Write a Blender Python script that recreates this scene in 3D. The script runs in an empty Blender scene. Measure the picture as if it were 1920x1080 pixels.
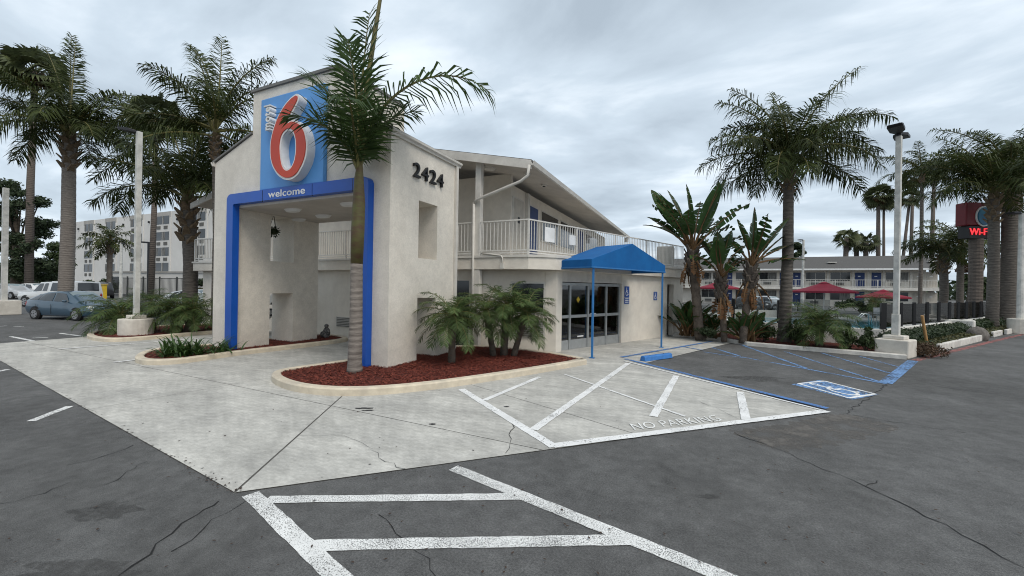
import bpy, bmesh, math, random
from mathutils import Vector, Matrix
rnd = random.Random(7)
R = math.radians
scene = bpy.context.scene
col = scene.collection

# ------------------------------------------------------------ camera (X along the portico front, Y into the lot)
FPX, ROLL, YAW, CH = 756.3, 0.0164, 0.43292, 1.85
cr, sr, cy, sy = math.cos(ROLL), math.sin(ROLL), math.cos(YAW), math.sin(YAW)
rt0, fw = Vector((cy, sy, 0)), Vector((-sy, cy, 0)); dn0 = Vector((0, 0, -1))
RT = cr*rt0 - sr*dn0
DN = sr*rt0 + cr*dn0
cam = bpy.data.cameras.new('camera'); camo = bpy.data.objects.new('camera', cam); col.objects.link(camo)
cam.sensor_width = 36; cam.lens = 36*FPX/1920; cam.clip_start = 0.05; cam.clip_end = 3000
m = Matrix((RT, -DN, -fw)).transposed().to_4x4(); m.translation = (0, 0, CH)
camo.matrix_world = m; scene.camera = camo
def ray(u, v): return RT*((u-960)/FPX) + DN*((v-540)/FPX) + fw
def g(u, v, z=0.0):
    w = ray(u, v); t = (z-CH)/w.z; return Vector((w.x*t, w.y*t, z))
def onY(u, v, Y):
    w = ray(u, v); t = Y/w.y; return Vector((w.x*t, Y, CH+w.z*t))
def onX(u, v, X):
    w = ray(u, v); t = X/w.x; return Vector((X, w.y*t, CH+w.z*t))
def at(u, v, d):                                   # point at depth d along the view axis
    w = ray(u, v); return Vector((w.x*d, w.y*d, CH+w.z*d))
def hz(p, u, v):                                   # height over p seen at pixel v
    w = ray(u, v); t = (p.x*w.x+p.y*w.y)/(w.x*w.x+w.y*w.y); return CH+t*w.z
def depth(p): return p.x*fw.x+p.y*fw.y
def online(u, S, E, v=550):                        # where pixel column u meets the ground line S + t E
    w = ray(u, v); den = E.x*w.y-E.y*w.x
    t = -(S.x*w.y-S.y*w.x)/den; return Vector((S.x+E.x*t, S.y+E.y*t, 0))

# ------------------------------------------------------------ sky, sun, exposure
SUN_EL, SUN_AZ = R(52), R(-56)
world = bpy.data.worlds.new('World'); scene.world = world; world.use_nodes = True
nt = world.node_tree; N = nt.nodes; LK = nt.links; N.clear()
def wn(t, **k):
    n = N.new(t)
    for a, b in k.items(): setattr(n, a, b)
    return n
out = wn('ShaderNodeOutputWorld'); bg = wn('ShaderNodeBackground'); bg.inputs[1].default_value = 0.12
sky = wn('ShaderNodeTexSky', sky_type='NISHITA', sun_disc=False); sky.sun_elevation = SUN_EL; sky.sun_rotation = SUN_AZ
sky.air_density = 1.0; sky.dust_density = 3.0
tc = wn('ShaderNodeTexCoord'); sep = wn('ShaderNodeSeparateXYZ'); LK.new(tc.outputs['Generated'], sep.inputs[0])
def wm(op, a, b=None):
    n = wn('ShaderNodeMath', operation=op)
    for i, x in enumerate((a, b)):
        if x is None: continue
        if isinstance(x, (int, float)): n.inputs[i].default_value = x
        else: LK.new(x, n.inputs[i])
    return n.outputs[0]
zc = wm('ADD', wm('MAXIMUM', sep.outputs[2], 0.0), 0.16)
comb = wn('ShaderNodeCombineXYZ'); LK.new(wm('DIVIDE', sep.outputs[0], zc), comb.inputs[0]); LK.new(wm('DIVIDE', sep.outputs[1], zc), comb.inputs[1])
nz = wn('ShaderNodeTexNoise'); nz.inputs['Scale'].default_value = 1.25; nz.inputs['Detail'].default_value = 7; nz.inputs['Roughness'].default_value = 0.53; nz.inputs['Distortion'].default_value = 0.35
mp = wn('ShaderNodeMapping'); mp.inputs['Location'].default_value = (3.1, 1.7, 0); mp.inputs['Rotation'].default_value = (0, 0, 0.7); mp.inputs['Scale'].default_value = (1.0, 1.6, 1)
LK.new(comb.outputs[0], mp.inputs[0]); LK.new(mp.outputs[0], nz.inputs['Vector'])
ramp = wn('ShaderNodeValToRGB'); e = ramp.color_ramp.elements
e[0].position = 0.3; e[0].color = (3.0, 3.55, 4.1, 1); e[1].position = 0.74; e[1].color = (6.9, 7.45, 7.95, 1)
k_ = ramp.color_ramp.elements.new(0.52); k_.color = (4.3, 5.0, 5.65, 1)
LK.new(nz.outputs[0], ramp.inputs[0])
mx = wn('ShaderNodeMixRGB'); mx.inputs[0].default_value = 0.93     # a closed cloud deck over the clear sky
LK.new(sky.outputs[0], mx.inputs[1]); LK.new(ramp.outputs[0], mx.inputs[2]); LK.new(mx.outputs[0], bg.inputs[0]); LK.new(bg.outputs[0], out.inputs[0])
sun = bpy.data.lights.new('sun', 'SUN'); sun.energy = 1.5; sun.angle = R(30); sun.color = (1, 0.93, 0.83)
so = bpy.data.objects.new('sun', sun); col.objects.link(so)
sd = Vector((math.sin(-SUN_AZ)*math.cos(SUN_EL)*-1*-1, -math.cos(SUN_AZ)*math.cos(SUN_EL), math.sin(SUN_EL)))
so.rotation_euler = sd.to_track_quat('Z', 'Y').to_euler()
sky.sun_rotation = math.atan2(sd.x, sd.y)
scene.view_settings.view_transform = 'Standard'; scene.view_settings.look = 'None'; scene.view_settings.gamma = 1
scene.view_settings.use_curve_mapping = False; scene.view_settings.exposure = 0.42
scene.cycles.filter_width = 1.05; scene.cycles.max_bounces = 8; scene.cycles.transparent_max_bounces = 12

# ------------------------------------------------------------ materials
MATS = {}
def mat(name, c1, c2=None, scale=4.0, rough=0.8, bump=0.0, bscale=60.0, metal=0.0, detail=5, c3=None, big=0.0, bigc=None, bigs=0.35, trans=0.0, spec=0.4, coord='Object', stretch=None, randv=0.0, thr=(0.35, 0.65), fine=()):
    m_ = bpy.data.materials.new(name); m_.use_nodes = True; t = m_.node_tree; n = t.nodes; l = t.links
    b = n['Principled BSDF']; b.inputs['Roughness'].default_value = rough; b.inputs['Metallic'].default_value = metal
    b.inputs['Specular IOR Level'].default_value = spec
    tcn = n.new('ShaderNodeTexCoord'); vec = tcn.outputs[coord]
    if coord == 'World':
        pass
    if stretch:
        mpp = n.new('ShaderNodeMapping'); mpp.inputs['Scale'].default_value = stretch; l.new(vec, mpp.inputs[0]); vec = mpp.outputs[0]
    no = n.new('ShaderNodeTexNoise'); no.inputs['Scale'].default_value = scale; no.inputs['Detail'].default_value = detail; no.inputs['Roughness'].default_value = 0.62
    l.new(vec, no.inputs['Vector'])
    rp = n.new('ShaderNodeValToRGB'); rp.color_ramp.elements[0].position = thr[0]; rp.color_ramp.elements[1].position = thr[1]
    c2 = c2 or tuple(x*0.8 for x in c1)
    rp.color_ramp.elements[0].color = (*c2, 1); rp.color_ramp.elements[1].color = (*c1, 1)
    if c3: q = rp.color_ramp.elements.new(0.5); q.color = (*c3, 1)
    l.new(no.outputs[0], rp.inputs[0]); cc = rp.outputs[0]
    if big:
        n2 = n.new('ShaderNodeTexNoise'); n2.inputs['Scale'].default_value = bigs; n2.inputs['Detail'].default_value = 6; n2.inputs['Distortion'].default_value = 0.6; l.new(vec, n2.inputs['Vector'])
        r2 = n.new('ShaderNodeMapRange'); r2.inputs[1].default_value = 0.46; r2.inputs[2].default_value = 0.66; r2.inputs[4].default_value = big; l.new(n2.outputs[0], r2.inputs[0])
        mm = n.new('ShaderNodeMixRGB'); l.new(r2.outputs[0], mm.inputs[0]); l.new(cc, mm.inputs[1]); mm.inputs[2].default_value = (*bigc, 1); cc = mm.outputs[0]
    for fs_, fa_ in fine:
        n3 = n.new('ShaderNodeTexNoise'); n3.inputs['Scale'].default_value = fs_; n3.inputs['Detail'].default_value = 6; n3.inputs['Roughness'].default_value = 0.65; l.new(vec, n3.inputs['Vector'])
        r3 = n.new('ShaderNodeMapRange'); r3.inputs[1].default_value = 0.33; r3.inputs[2].default_value = 0.67; r3.inputs[3].default_value = 1-fa_; r3.inputs[4].default_value = 1+fa_*.6; l.new(n3.outputs[0], r3.inputs[0])
        h3 = n.new('ShaderNodeVectorMath'); h3.operation = 'SCALE'; l.new(cc, h3.inputs[0]); l.new(r3.outputs[0], h3.inputs['Scale']); cc = h3.outputs[0]
    if randv:
        oi = n.new('ShaderNodeObjectInfo'); hs = n.new('ShaderNodeHueSaturation'); mr = n.new('ShaderNodeMapRange')
        mr.inputs[3].default_value = 1-randv; mr.inputs[4].default_value = 1+randv; l.new(oi.outputs['Random'], mr.inputs[0]); l.new(mr.outputs[0], hs.inputs['Value']); l.new(cc, hs.inputs['Color']); cc = hs.outputs[0]
    l.new(cc, b.inputs['Base Color'])
    if bump:
        nb = n.new('ShaderNodeTexNoise'); nb.inputs['Scale'].default_value = bscale; nb.inputs['Detail'].default_value = 4; l.new(vec, nb.inputs['Vector'])
        bp = n.new('ShaderNodeBump'); bp.inputs['Strength'].default_value = bump; bp.inputs['Distance'].default_value = 0.02; l.new(nb.outputs[0], bp.inputs['Height']); l.new(bp.outputs[0], b.inputs['Normal'])
    if trans:
        tr = n.new('ShaderNodeBsdfTranslucent'); l.new(cc, tr.inputs[0]); ms = n.new('ShaderNodeMixShader'); ms.inputs[0].default_value = trans
        l.new(b.outputs[0], ms.inputs[1]); l.new(tr.outputs[0], ms.inputs[2]); l.new(ms.outputs[0], n['Material Output'].inputs[0])
    MATS[name] = m_; return m_
def paint_mat(name, c, wear=0.45, scale=70, grain=0.5, soft=.05):           # worn road paint: bare ground shows through
    m_ = mat(name, c, tuple(x*0.82 for x in c), scale=3, rough=0.75); t = m_.node_tree; n = t.nodes; l = t.links
    tcn = n.new('ShaderNodeTexCoord'); no = n.new('ShaderNodeTexNoise'); no.inputs['Scale'].default_value = scale; no.inputs['Detail'].default_value = 3; no.inputs['Roughness'].default_value = 0.7
    n2 = n.new('ShaderNodeTexNoise'); n2.inputs['Scale'].default_value = 1.7; n2.inputs['Detail'].default_value = 5
    l.new(tcn.outputs['Object'], no.inputs['Vector']); l.new(tcn.outputs['Object'], n2.inputs['Vector'])
    ad = n.new('ShaderNodeMath'); ad.operation = 'MULTIPLY_ADD'; ad.inputs[1].default_value = grain; l.new(n2.outputs[0], ad.inputs[0]); l.new(no.outputs[0], ad.inputs[2])
    mr = n.new('ShaderNodeMapRange'); c0 = wear+grain*0.5; mr.inputs[1].default_value = c0-soft; mr.inputs[2].default_value = c0+soft; l.new(ad.outputs[0], mr.inputs[0])
    tr = n.new('ShaderNodeBsdfTransparent'); ms = n.new('ShaderNodeMixShader'); l.new(mr.outputs[0], ms.inputs[0]); l.new(tr.outputs[0], ms.inputs[1]); l.new(n['Principled BSDF'].outputs[0], ms.inputs[2]); l.new(ms.outputs[0], n['Material Output'].inputs[0])
def glass_mat(name, tint, mixv, rough=0.03):
    m_ = bpy.data.materials.new(name); m_.use_nodes = True; t = m_.node_tree; n = t.nodes; l = t.links; n.remove(n['Principled BSDF'])
    tr = n.new('ShaderNodeBsdfTransparent'); tr.inputs[0].default_value = (*tint, 1); gl = n.new('ShaderNodeBsdfGlossy'); gl.inputs['Roughness'].default_value = rough
    fr = n.new('ShaderNodeFresnel'); fr.inputs[0].default_value = 1.5; ad = n.new('ShaderNodeMath'); ad.operation = 'ADD'; ad.inputs[1].default_value = mixv; l.new(fr.outputs[0], ad.inputs[0])
    ms = n.new('ShaderNodeMixShader'); l.new(ad.outputs[0], ms.inputs[0]); l.new(tr.outputs[0], ms.inputs[1]); l.new(gl.outputs[0], ms.inputs[2]); l.new(ms.outputs[0], n['Material Output'].inputs[0]); MATS[name] = m_
def emit_mat(name, c, s):
    m_ = mat(name, c, rough=0.5); b = m_.node_tree.nodes['Principled BSDF']; b.inputs['Emission Color'].default_value = (*c, 1); b.inputs['Emission Strength'].default_value = s
mat('asphalt', (0.188, 0.187, 0.184), (0.108, 0.108, 0.107), scale=60, rough=0.92, bump=0.7, bscale=130, big=0.7, bigc=(0.108, 0.107, 0.104), bigs=0.28, spec=0.2, fine=((7, .2), (1.3, .2), (0.16, .15), (150, .3)))
mat('patch_asphalt', (0.125, 0.119, 0.111), (0.07, 0.067, 0.062), scale=80, rough=0.92, bump=0.6, bscale=110, big=0.6, bigc=(0.06, 0.057, 0.054), bigs=0.8, spec=0.2)
mat('concrete', (0.585, 0.57, 0.525), (0.44, 0.43, 0.4), scale=1.1, rough=0.9, bump=0.25, bscale=90, big=0.55, bigc=(0.35, 0.342, 0.32), bigs=0.5, detail=10, stretch=(0.8, 1.4, 1), spec=0.25, fine=((9, .17), (30, .12), (2.3, .16), (0.5, .12)))
mat('joint', (0.13, 0.125, 0.115), rough=0.95)
mat('crack', (0.016, 0.016, 0.016), rough=0.95)
mat('stain', (0.035, 0.035, 0.036), rough=0.9)
paint_mat('white_line', (0.8, 0.8, 0.78), wear=0.44, scale=110, grain=.35, soft=.07)
paint_mat('white_line_concrete', (0.8, 0.8, 0.79), wear=0.36, scale=40)
paint_mat('faded_white', (0.78, 0.78, 0.76), wear=0.4, scale=40)
paint_mat('blue_line', (0.085, 0.2, 0.46), wear=0.42, scale=30)
paint_mat('faded_blue', (0.16, 0.3, 0.55), wear=0.46, scale=24)
paint_mat('red_kerb', (0.33, 0.13, 0.12), wear=0.47, scale=14)
mat('kerb', (0.66, 0.58, 0.45), (0.52, 0.45, 0.35), scale=5, rough=0.85, bump=0.2, big=0.5, bigc=(0.4, 0.365, 0.31), bigs=1.2)
mat('white_kerb', (0.68, 0.65, 0.6), (0.5, 0.48, 0.44), scale=5, rough=0.85, bump=0.2, big=0.5, bigc=(0.38, 0.36, 0.33), bigs=1.4)
mat('mulch', (0.13, 0.024, 0.015), (0.05, 0.011, 0.008), scale=28, rough=0.95, bump=1.0, bscale=40)
mat('chip', (0.3, 0.09, 0.05), (0.06, 0.012, 0.009), scale=26, rough=0.9, detail=8, c3=(0.15, 0.028, 0.017), thr=(.32, .75))
mat('soil', (0.06, 0.04, 0.03), scale=10, rough=0.95, bump=0.6)
mat('stucco', (0.755, 0.705, 0.625), (0.69, 0.64, 0.565), scale=1.6, rough=0.9, bump=0.5, bscale=85, big=0.45, bigc=(0.58, 0.535, 0.47), bigs=0.6, detail=8, spec=0.25, fine=((5, .08), (28, .09)))
mat('stucco_lobby', (0.72, 0.67, 0.59), (0.65, 0.6, 0.53), scale=1.4, rough=0.9, bump=0.4, bscale=80, big=0.4, bigc=(0.52, 0.475, 0.42), bigs=0.7, spec=0.25, fine=((5, .06),))
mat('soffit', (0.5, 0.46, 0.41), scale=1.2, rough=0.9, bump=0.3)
mat('trim', (0.64, 0.61, 0.56), (0.54, 0.515, 0.47), scale=4, rough=0.6, big=0.3, bigc=(0.42, 0.4, 0.37), bigs=2)
mat('rail', (0.66, 0.64, 0.6), (0.56, 0.54, 0.5), scale=8, rough=0.45)
mat('shingle', (0.115, 0.11, 0.105), (0.07, 0.068, 0.066), scale=18, rough=0.95, bump=0.8, bscale=30)
mat('flashing', (0.17, 0.165, 0.155), rough=0.6)
mat('sign_blue', (0.1, 0.3, 0.64), (0.085, 0.265, 0.58), scale=1.2, rough=0.45)
mat('frame_blue', (0.004, 0.08, 0.42), (0.004, 0.07, 0.36), scale=1.5, rough=0.35, spec=0.5)
mat('six_red', (0.53, 0.062, 0.03), (0.46, 0.05, 0.026), scale=1.5, rough=0.5)
mat('sign_white', (0.78, 0.78, 0.77), (0.68, 0.68, 0.67), scale=2.5, rough=0.5, big=0.35, bigc=(0.5, 0.49, 0.46), bigs=2.2)
mat('black', (0.012, 0.012, 0.013), rough=0.5)
mat('dark_metal', (0.03, 0.03, 0.033), rough=0.45, metal=0.3)
mat('dark_room', (0.035, 0.033, 0.03), rough=0.9)
mat('room_wall', (0.16, 0.145, 0.125), rough=0.9)
mat('carpet', (0.09, 0.08, 0.07), rough=0.95)
mat('aluminium', (0.42, 0.43, 0.43), (0.34, 0.35, 0.35), scale=6, rough=0.42, metal=0.45)
mat('grille', (0.33, 0.31, 0.28), rough=0.6)
mat('awning', (0.005, 0.115, 0.34), (0.004, 0.09, 0.28), scale=2.5, rough=0.75, bump=0.2, bscale=200, spec=0.3)
mat('post_blue', (0.03, 0.17, 0.42), rough=0.4)
mat('stop_blue', (0.05, 0.2, 0.52), (0.04, 0.15, 0.4), scale=7, rough=0.7, bump=0.2)
mat('placard_blue', (0.02, 0.08, 0.33), rough=0.4)
mat('door_blue', (0.02, 0.045, 0.15), rough=0.5)
mat('door_beige', (0.5, 0.46, 0.4), rough=0.6)
mat('curtain', (0.24, 0.235, 0.22), (0.07, 0.07, 0.07), scale=3, rough=0.9, stretch=(3, 3, 0.3))
mat('window_dark', (0.022, 0.025, 0.028), (0.012, 0.013, 0.015), scale=0.7, rough=0.08, spec=0.6)
mat('ac', (0.52, 0.5, 0.46), rough=0.6)
mat('ac_dark', (0.12, 0.115, 0.105), rough=0.7)
mat('pool_wall', (0.7, 0.68, 0.63), (0.6, 0.58, 0.54), scale=2.5, rough=0.85, bump=0.3, big=0.4, bigc=(0.48, 0.45, 0.4), bigs=0.9)
mat('deck', (0.5, 0.48, 0.44), scale=3, rough=0.85)
mat('water', (0.05, 0.27, 0.36), (0.04, 0.22, 0.3), scale=1.5, rough=0.06, bump=0.12, bscale=7, spec=0.5)
mat('pool_tile', (0.04, 0.12, 0.22), rough=0.3)
mat('steel', (0.6, 0.61, 0.62), rough=0.25, metal=0.9)
mat('burgundy', (0.24, 0.015, 0.035), (0.2, 0.012, 0.028), scale=2, rough=0.8, trans=0.12)
mat('wood', (0.47, 0.27, 0.11), (0.36, 0.2, 0.08), scale=6, rough=0.8, stretch=(8, 8, 1))
mat('pole_white', (0.63, 0.62, 0.58), (0.5, 0.49, 0.46), scale=5, rough=0.65, big=0.6, bigc=(0.32, 0.33, 0.31), bigs=3.2)
mat('pole_base', (0.65, 0.61, 0.54), (0.55, 0.51, 0.45), scale=5, rough=0.85, bump=0.25, big=0.4, bigc=(0.45, 0.42, 0.37), bigs=1.8)
mat('hotel', (0.68, 0.66, 0.63), (0.6, 0.585, 0.555), scale=0.25, rough=0.9, big=0.35, bigc=(0.52, 0.5, 0.47), bigs=0.09)
mat('hotel_band', (0.42, 0.4, 0.37), scale=0.5, rough=0.9)
mat('fencegreen', (0.05, 0.052, 0.05), rough=0.6)
mat('sign_red', (0.16, 0.008, 0.014), rough=0.5)
emit_mat('led_red', (0.8, 0.04, 0.05), 0.9)
mat('globe', (0.02, 0.1, 0.2), (0.02, 0.16, 0.24), scale=2, rough=0.4)
mat('trunk_king', (0.24, 0.21, 0.185), (0.13, 0.112, 0.098), scale=5, rough=0.9, bump=0.7, bscale=22, stretch=(1, 1, 7))
mat('crownshaft', (0.1, 0.1, 0.03), (0.085, 0.05, 0.026), scale=4, rough=0.6, stretch=(1, 1, 3))
mat('trunk_queen', (0.15, 0.13, 0.112), (0.075, 0.065, 0.056), scale=5, rough=0.95, bump=0.8, bscale=20, stretch=(1, 1, 6))
mat('trunk_dark', (0.13, 0.105, 0.085), (0.065, 0.052, 0.042), scale=7, rough=0.95, bump=1.0, bscale=24)
mat('boot', (0.2, 0.145, 0.09), (0.1, 0.07, 0.045), scale=9, rough=0.95, bump=0.7)
mat('fan_trunk', (0.16, 0.13, 0.11), (0.09, 0.075, 0.065), scale=4, rough=0.95, stretch=(1, 1, 5))
mat('frond_king', (0.066, 0.11, 0.03), (0.03, 0.058, 0.016), scale=2.5, rough=0.45, trans=0.22, randv=0.25, spec=0.2)
mat('frond_queen', (0.06, 0.076, 0.02), (0.026, 0.038, 0.012), scale=2, rough=0.5, trans=0.22, randv=0.3, spec=0.15)
mat('frond_date', (0.095, 0.14, 0.045), (0.042, 0.072, 0.022), scale=2.5, rough=0.5, trans=0.25, randv=0.25, spec=0.2)
mat('frond_dead', (0.2, 0.13, 0.06), (0.12, 0.075, 0.035), scale=4, rough=0.9, trans=0.15)
mat('fan_leaf', (0.1, 0.115, 0.045), (0.045, 0.058, 0.024), scale=1.5, rough=0.6, trans=0.15, randv=0.2)
mat('rachis', (0.15, 0.14, 0.04), (0.1, 0.085, 0.03), scale=4, rough=0.6)
mat('paddle', (0.052, 0.1, 0.03), (0.03, 0.065, 0.02), scale=2.5, rough=0.4, trans=0.22, randv=0.25, spec=0.2)
mat('paddle_dry', (0.2, 0.085, 0.03), (0.1, 0.055, 0.025), scale=4, rough=0.8, trans=0.2)
mat('petiole', (0.17, 0.085, 0.035), (0.09, 0.06, 0.025), scale=6, rough=0.7)
mat('leaf_dark', (0.038, 0.06, 0.022), (0.018, 0.03, 0.012), scale=1.2, rough=0.6, trans=0.2, randv=0.15)
mat('leaf_mid', (0.06, 0.09, 0.026), (0.03, 0.048, 0.016), scale=1.2, rough=0.6, trans=0.22, randv=0.15)
mat('leaf_olive', (0.1, 0.1, 0.035), (0.055, 0.05, 0.02), scale=2, rough=0.7, trans=0.2)
mat('leaf_red', (0.1, 0.055, 0.03), (0.05, 0.035, 0.02), scale=2, rough=0.7, trans=0.2)
mat('leaf_strap', (0.065, 0.125, 0.03), (0.035, 0.075, 0.02), scale=3, rough=0.4, trans=0.25, spec=0.5)
mat('bark', (0.1, 0.08, 0.06), (0.05, 0.04, 0.03), scale=6, rough=0.95, bump=0.8)
def car_mat(name, c):
    m_ = mat(name, c, tuple(x*0.93 for x in c), scale=1, rough=0.3, spec=0.6); m_.node_tree.nodes['Principled BSDF'].inputs['Coat Weight'].default_value = 0.7
car_mat('car_blue', (0.026, 0.062, 0.098)); car_mat('car_white', (0.68, 0.68, 0.67)); car_mat('car_black', (0.015, 0.015, 0.017)); car_mat('car_silver', (0.4, 0.41, 0.42)); car_mat('car_red', (0.22, 0.02, 0.02))
mat('car_glass', (0.03, 0.034, 0.038), rough=0.04, spec=0.8)
mat('windscreen', (0.16, 0.21, 0.22), rough=0.05, spec=0.9)
mat('tyre', (0.018, 0.018, 0.018), rough=0.85)
mat('rim', (0.5, 0.5, 0.51), rough=0.3, metal=0.7)
mat('lamp', (0.75, 0.76, 0.78), rough=0.1, spec=0.8)
mat('taillamp', (0.35, 0.02, 0.02), rough=0.2)
mat('yellow', (0.6, 0.4, 0.02), rough=0.5)
mat('orange', (0.62, 0.22, 0.05), rough=0.6)
mat('skin_white', (0.75, 0.74, 0.72), rough=0.5)
glass_mat('shop_glass', (0.72, 0.76, 0.74), 0.07)
glass_mat('fence_glass', (0.78, 0.8, 0.8), 0.03)
def rings(name, scale, strength):                                 # trunk scar rings as fine relief
    t = MATS[name].node_tree; n = t.nodes; l = t.links; b = n['Principled BSDF']
    tcn = n.new('ShaderNodeTexCoord'); w = n.new('ShaderNodeTexWave'); w.wave_type = 'BANDS'; w.bands_direction = 'Z'; w.inputs['Scale'].default_value = scale; w.inputs['Distortion'].default_value = 1.4; w.inputs['Detail'].default_value = 2
    l.new(tcn.outputs['Object'], w.inputs['Vector']); bp = n.new('ShaderNodeBump'); bp.inputs['Strength'].default_value = strength; bp.inputs['Distance'].default_value = 0.03; l.new(w.outputs[1], bp.inputs['Height']); l.new(bp.outputs[0], b.inputs['Normal'])
rings('trunk_king', 2.6, 0.3); rings('trunk_queen', 2.2, 0.4); rings('fan_trunk', 1.6, 0.6)

# ------------------------------------------------------------ mesh helpers
class MB:
    def __init__(s): s.v = []; s.f = []; s.sm = False
    def add(s, vs, fs):
        o = len(s.v); s.v += [Vector(p) for p in vs]; s.f += [tuple(o+i for i in f) for f in fs]; return s
    def box(s, x0, x1, y0, y1, z0, z1, M=None):
        vs = [Vector((x, y, z)) for z in (z0, z1) for y in (y0, y1) for x in (x0, x1)]
        if M: vs = [M @ p for p in vs]
        return s.add(vs, [(0, 2, 3, 1), (4, 5, 7, 6), (0, 1, 5, 4), (2, 6, 7, 3), (0, 4, 6, 2), (1, 3, 7, 5)])
    def prism(s, poly, z0, z1):
        n = len(poly); vs = [(p[0], p[1], z0) for p in poly]+[(p[0], p[1], z1) for p in poly]
        return s.add(vs, [tuple(range(n-1, -1, -1)), tuple(range(n, 2*n))]+[(i, (i+1) % n, n+(i+1) % n, n+i) for i in range(n)])
    def extr(s, pts, vec):
        n = len(pts); vec = Vector(vec); pts = [Vector(p) for p in pts]
        return s.add(pts+[p+vec for p in pts], [tuple(range(n-1, -1, -1)), tuple(range(n, 2*n))]+[(i, (i+1) % n, n+(i+1) % n, n+i) for i in range(n)])
    def flat(s, poly, z): return s.add([(p[0], p[1], z) for p in poly], [tuple(range(len(poly)))])
    def tube(s, pts, rad, n=8, cap=True):
        pts = [Vector(p) for p in pts]
        if not isinstance(rad, (list, tuple)): rad = [rad]*len(pts)
        vs = []; fs = []; up = None
        for i, p in enumerate(pts):
            d = (pts[min(i+1, len(pts)-1)]-pts[max(i-1, 0)]).normalized()
            if up is None: up = d.orthogonal().normalized()
            up = (up-d*up.dot(d)).normalized(); w = d.cross(up)
            for k in range(n):
                a = 2*math.pi*k/n; vs.append(p+(up*math.cos(a)+w*math.sin(a))*rad[i])
        for i in range(len(pts)-1):
            for k in range(n): fs.append((i*n+k, i*n+(k+1) % n, (i+1)*n+(k+1) % n, (i+1)*n+k))
        if cap: fs += [tuple(range(n-1, -1, -1)), tuple(range((len(pts)-1)*n, len(pts)*n))]
        return s.add(vs, fs)
    def bar(s, a, b, w, h=None, up=(0, 0, 1)):                     # square bar a-b
        a = Vector(a); b = Vector(b); d = (b-a).normalized(); h = h or w; up = Vector(up)
        x = d.cross(up); x = x.normalized() if x.length > 1e-4 else Vector((1, 0, 0)); y = x.cross(d).normalized()
        c = [x*i*w/2+y*j*h/2 for i, j in ((-1, -1), (1, -1), (1, 1), (-1, 1))]
        return s.add([a+q for q in c]+[b+q for q in c], [(3, 2, 1, 0), (4, 5, 6, 7)]+[(i, (i+1) % 4, 4+(i+1) % 4, 4+i) for i in range(4)])
    def ico(s, c, r, sq=(1, 1, 1), sub=1):
        bm = bmesh.new(); bmesh.ops.create_icosphere(bm, subdivisions=sub, radius=r)
        o = [Vector((q.co.x*sq[0], q.co.y*sq[1], q.co.z*sq[2]))+Vector(c) for q in bm.verts]; f = [tuple(x.index for x in q.verts) for q in bm.faces]; bm.free(); return s.add(o, f)
    def build(s, name, mt, parent=None, smooth=False, bev=0.0, local=False):
        me = bpy.data.meshes.new(name); off = Vector((0, 0, 0))
        if parent is not None and not local:
            q = parent
            while q is not None: off += q.location; q = q.parent
        me.from_pydata([p-off for p in s.v], [], s.f); me.materials.append(MATS[mt] if isinstance(mt, str) else mt)
        bm = bmesh.new(); bm.from_mesh(me); bmesh.ops.recalc_face_normals(bm, faces=bm.faces); bm.to_mesh(me); bm.free()
        if smooth: me.polygons.foreach_set('use_smooth', [True]*len(me.polygons))
        return link(name, me, parent, bev)
def link(name, me, parent=None, bev=0.0):
    o = bpy.data.objects.new(name, me); col.objects.link(o); o.parent = parent
    if bev: b = o.modifiers.new('bevel', 'BEVEL'); b.width = bev; b.segments = 2; b.limit_method = 'ANGLE'
    return o
def tag(o, label, cat, group=None):
    o['label'] = label; o['category'] = cat
    if group: o['group'] = group
    return o
def thing(name, label, cat, loc=(0, 0, 0), rz=0, group=None):
    o = bpy.data.objects.new(name, None); o.empty_display_size = 0.2; o.location = loc; o.rotation_euler = (0, 0, rz); col.objects.link(o); return tag(o, label, cat, group)
def struct(o): o['kind'] = 'structure'; return o
def stuff(o): o['kind'] = 'stuff'; return o
def text_mesh(txt, ext=0.0, off=0.0, spacing=1.0):
    cu = bpy.data.curves.new('t', 'FONT'); cu.body = txt; cu.extrude = ext; cu.offset = off; cu.space_character = spacing; cu.resolution_u = 4
    o = bpy.data.objects.new('t', cu); col.objects.link(o); dg = bpy.context.evaluated_depsgraph_get(); dg.update()
    me = o.evaluated_get(dg).to_mesh(); vs = [v.co.copy() for v in me.vertices]; fs = [tuple(p.vertices) for p in me.polygons]
    o.evaluated_get(dg).to_mesh_clear(); bpy.data.objects.remove(o); bpy.data.curves.remove(cu); return vs, fs
def outline_mesh(loops, ext, off=0.0):
    cu = bpy.data.curves.new('c', 'CURVE'); cu.dimensions = '2D'; cu.fill_mode = 'BOTH'; cu.extrude = ext; cu.offset = off
    for lp in loops:
        sp = cu.splines.new('BEZIER'); sp.bezier_points.add(len(lp)-1); sp.use_cyclic_u = True; sp.resolution_u = 6
        for b, p in zip(sp.bezier_points, lp): b.co = (p[0], p[1], 0); b.handle_left_type = b.handle_right_type = 'AUTO'
    o = bpy.data.objects.new('c', cu); col.objects.link(o); dg = bpy.context.evaluated_depsgraph_get(); dg.update()
    me = o.evaluated_get(dg).to_mesh(); vs = [v.co.copy() for v in me.vertices]; fs = [tuple(p.vertices) for p in me.polygons]
    o.evaluated_get(dg).to_mesh_clear(); bpy.data.objects.remove(o); bpy.data.curves.remove(cu); return vs, fs
def mapped(vs, fs, O, U, V, W): # 2D mesh onto a plane
    b = MB(); O = Vector(O); b.add([O+U*p.x+V*p.y+W*p.z for p in vs], fs); return b
def fit(vs):
    x0 = min(p.x for p in vs); x1 = max(p.x for p in vs); y0 = min(p.y for p in vs); y1 = max(p.y for p in vs)
    return [Vector(((p.x-x0)/(x1-x0), (p.y-y0)/(y1-y0), p.z)) for p in vs]
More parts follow.
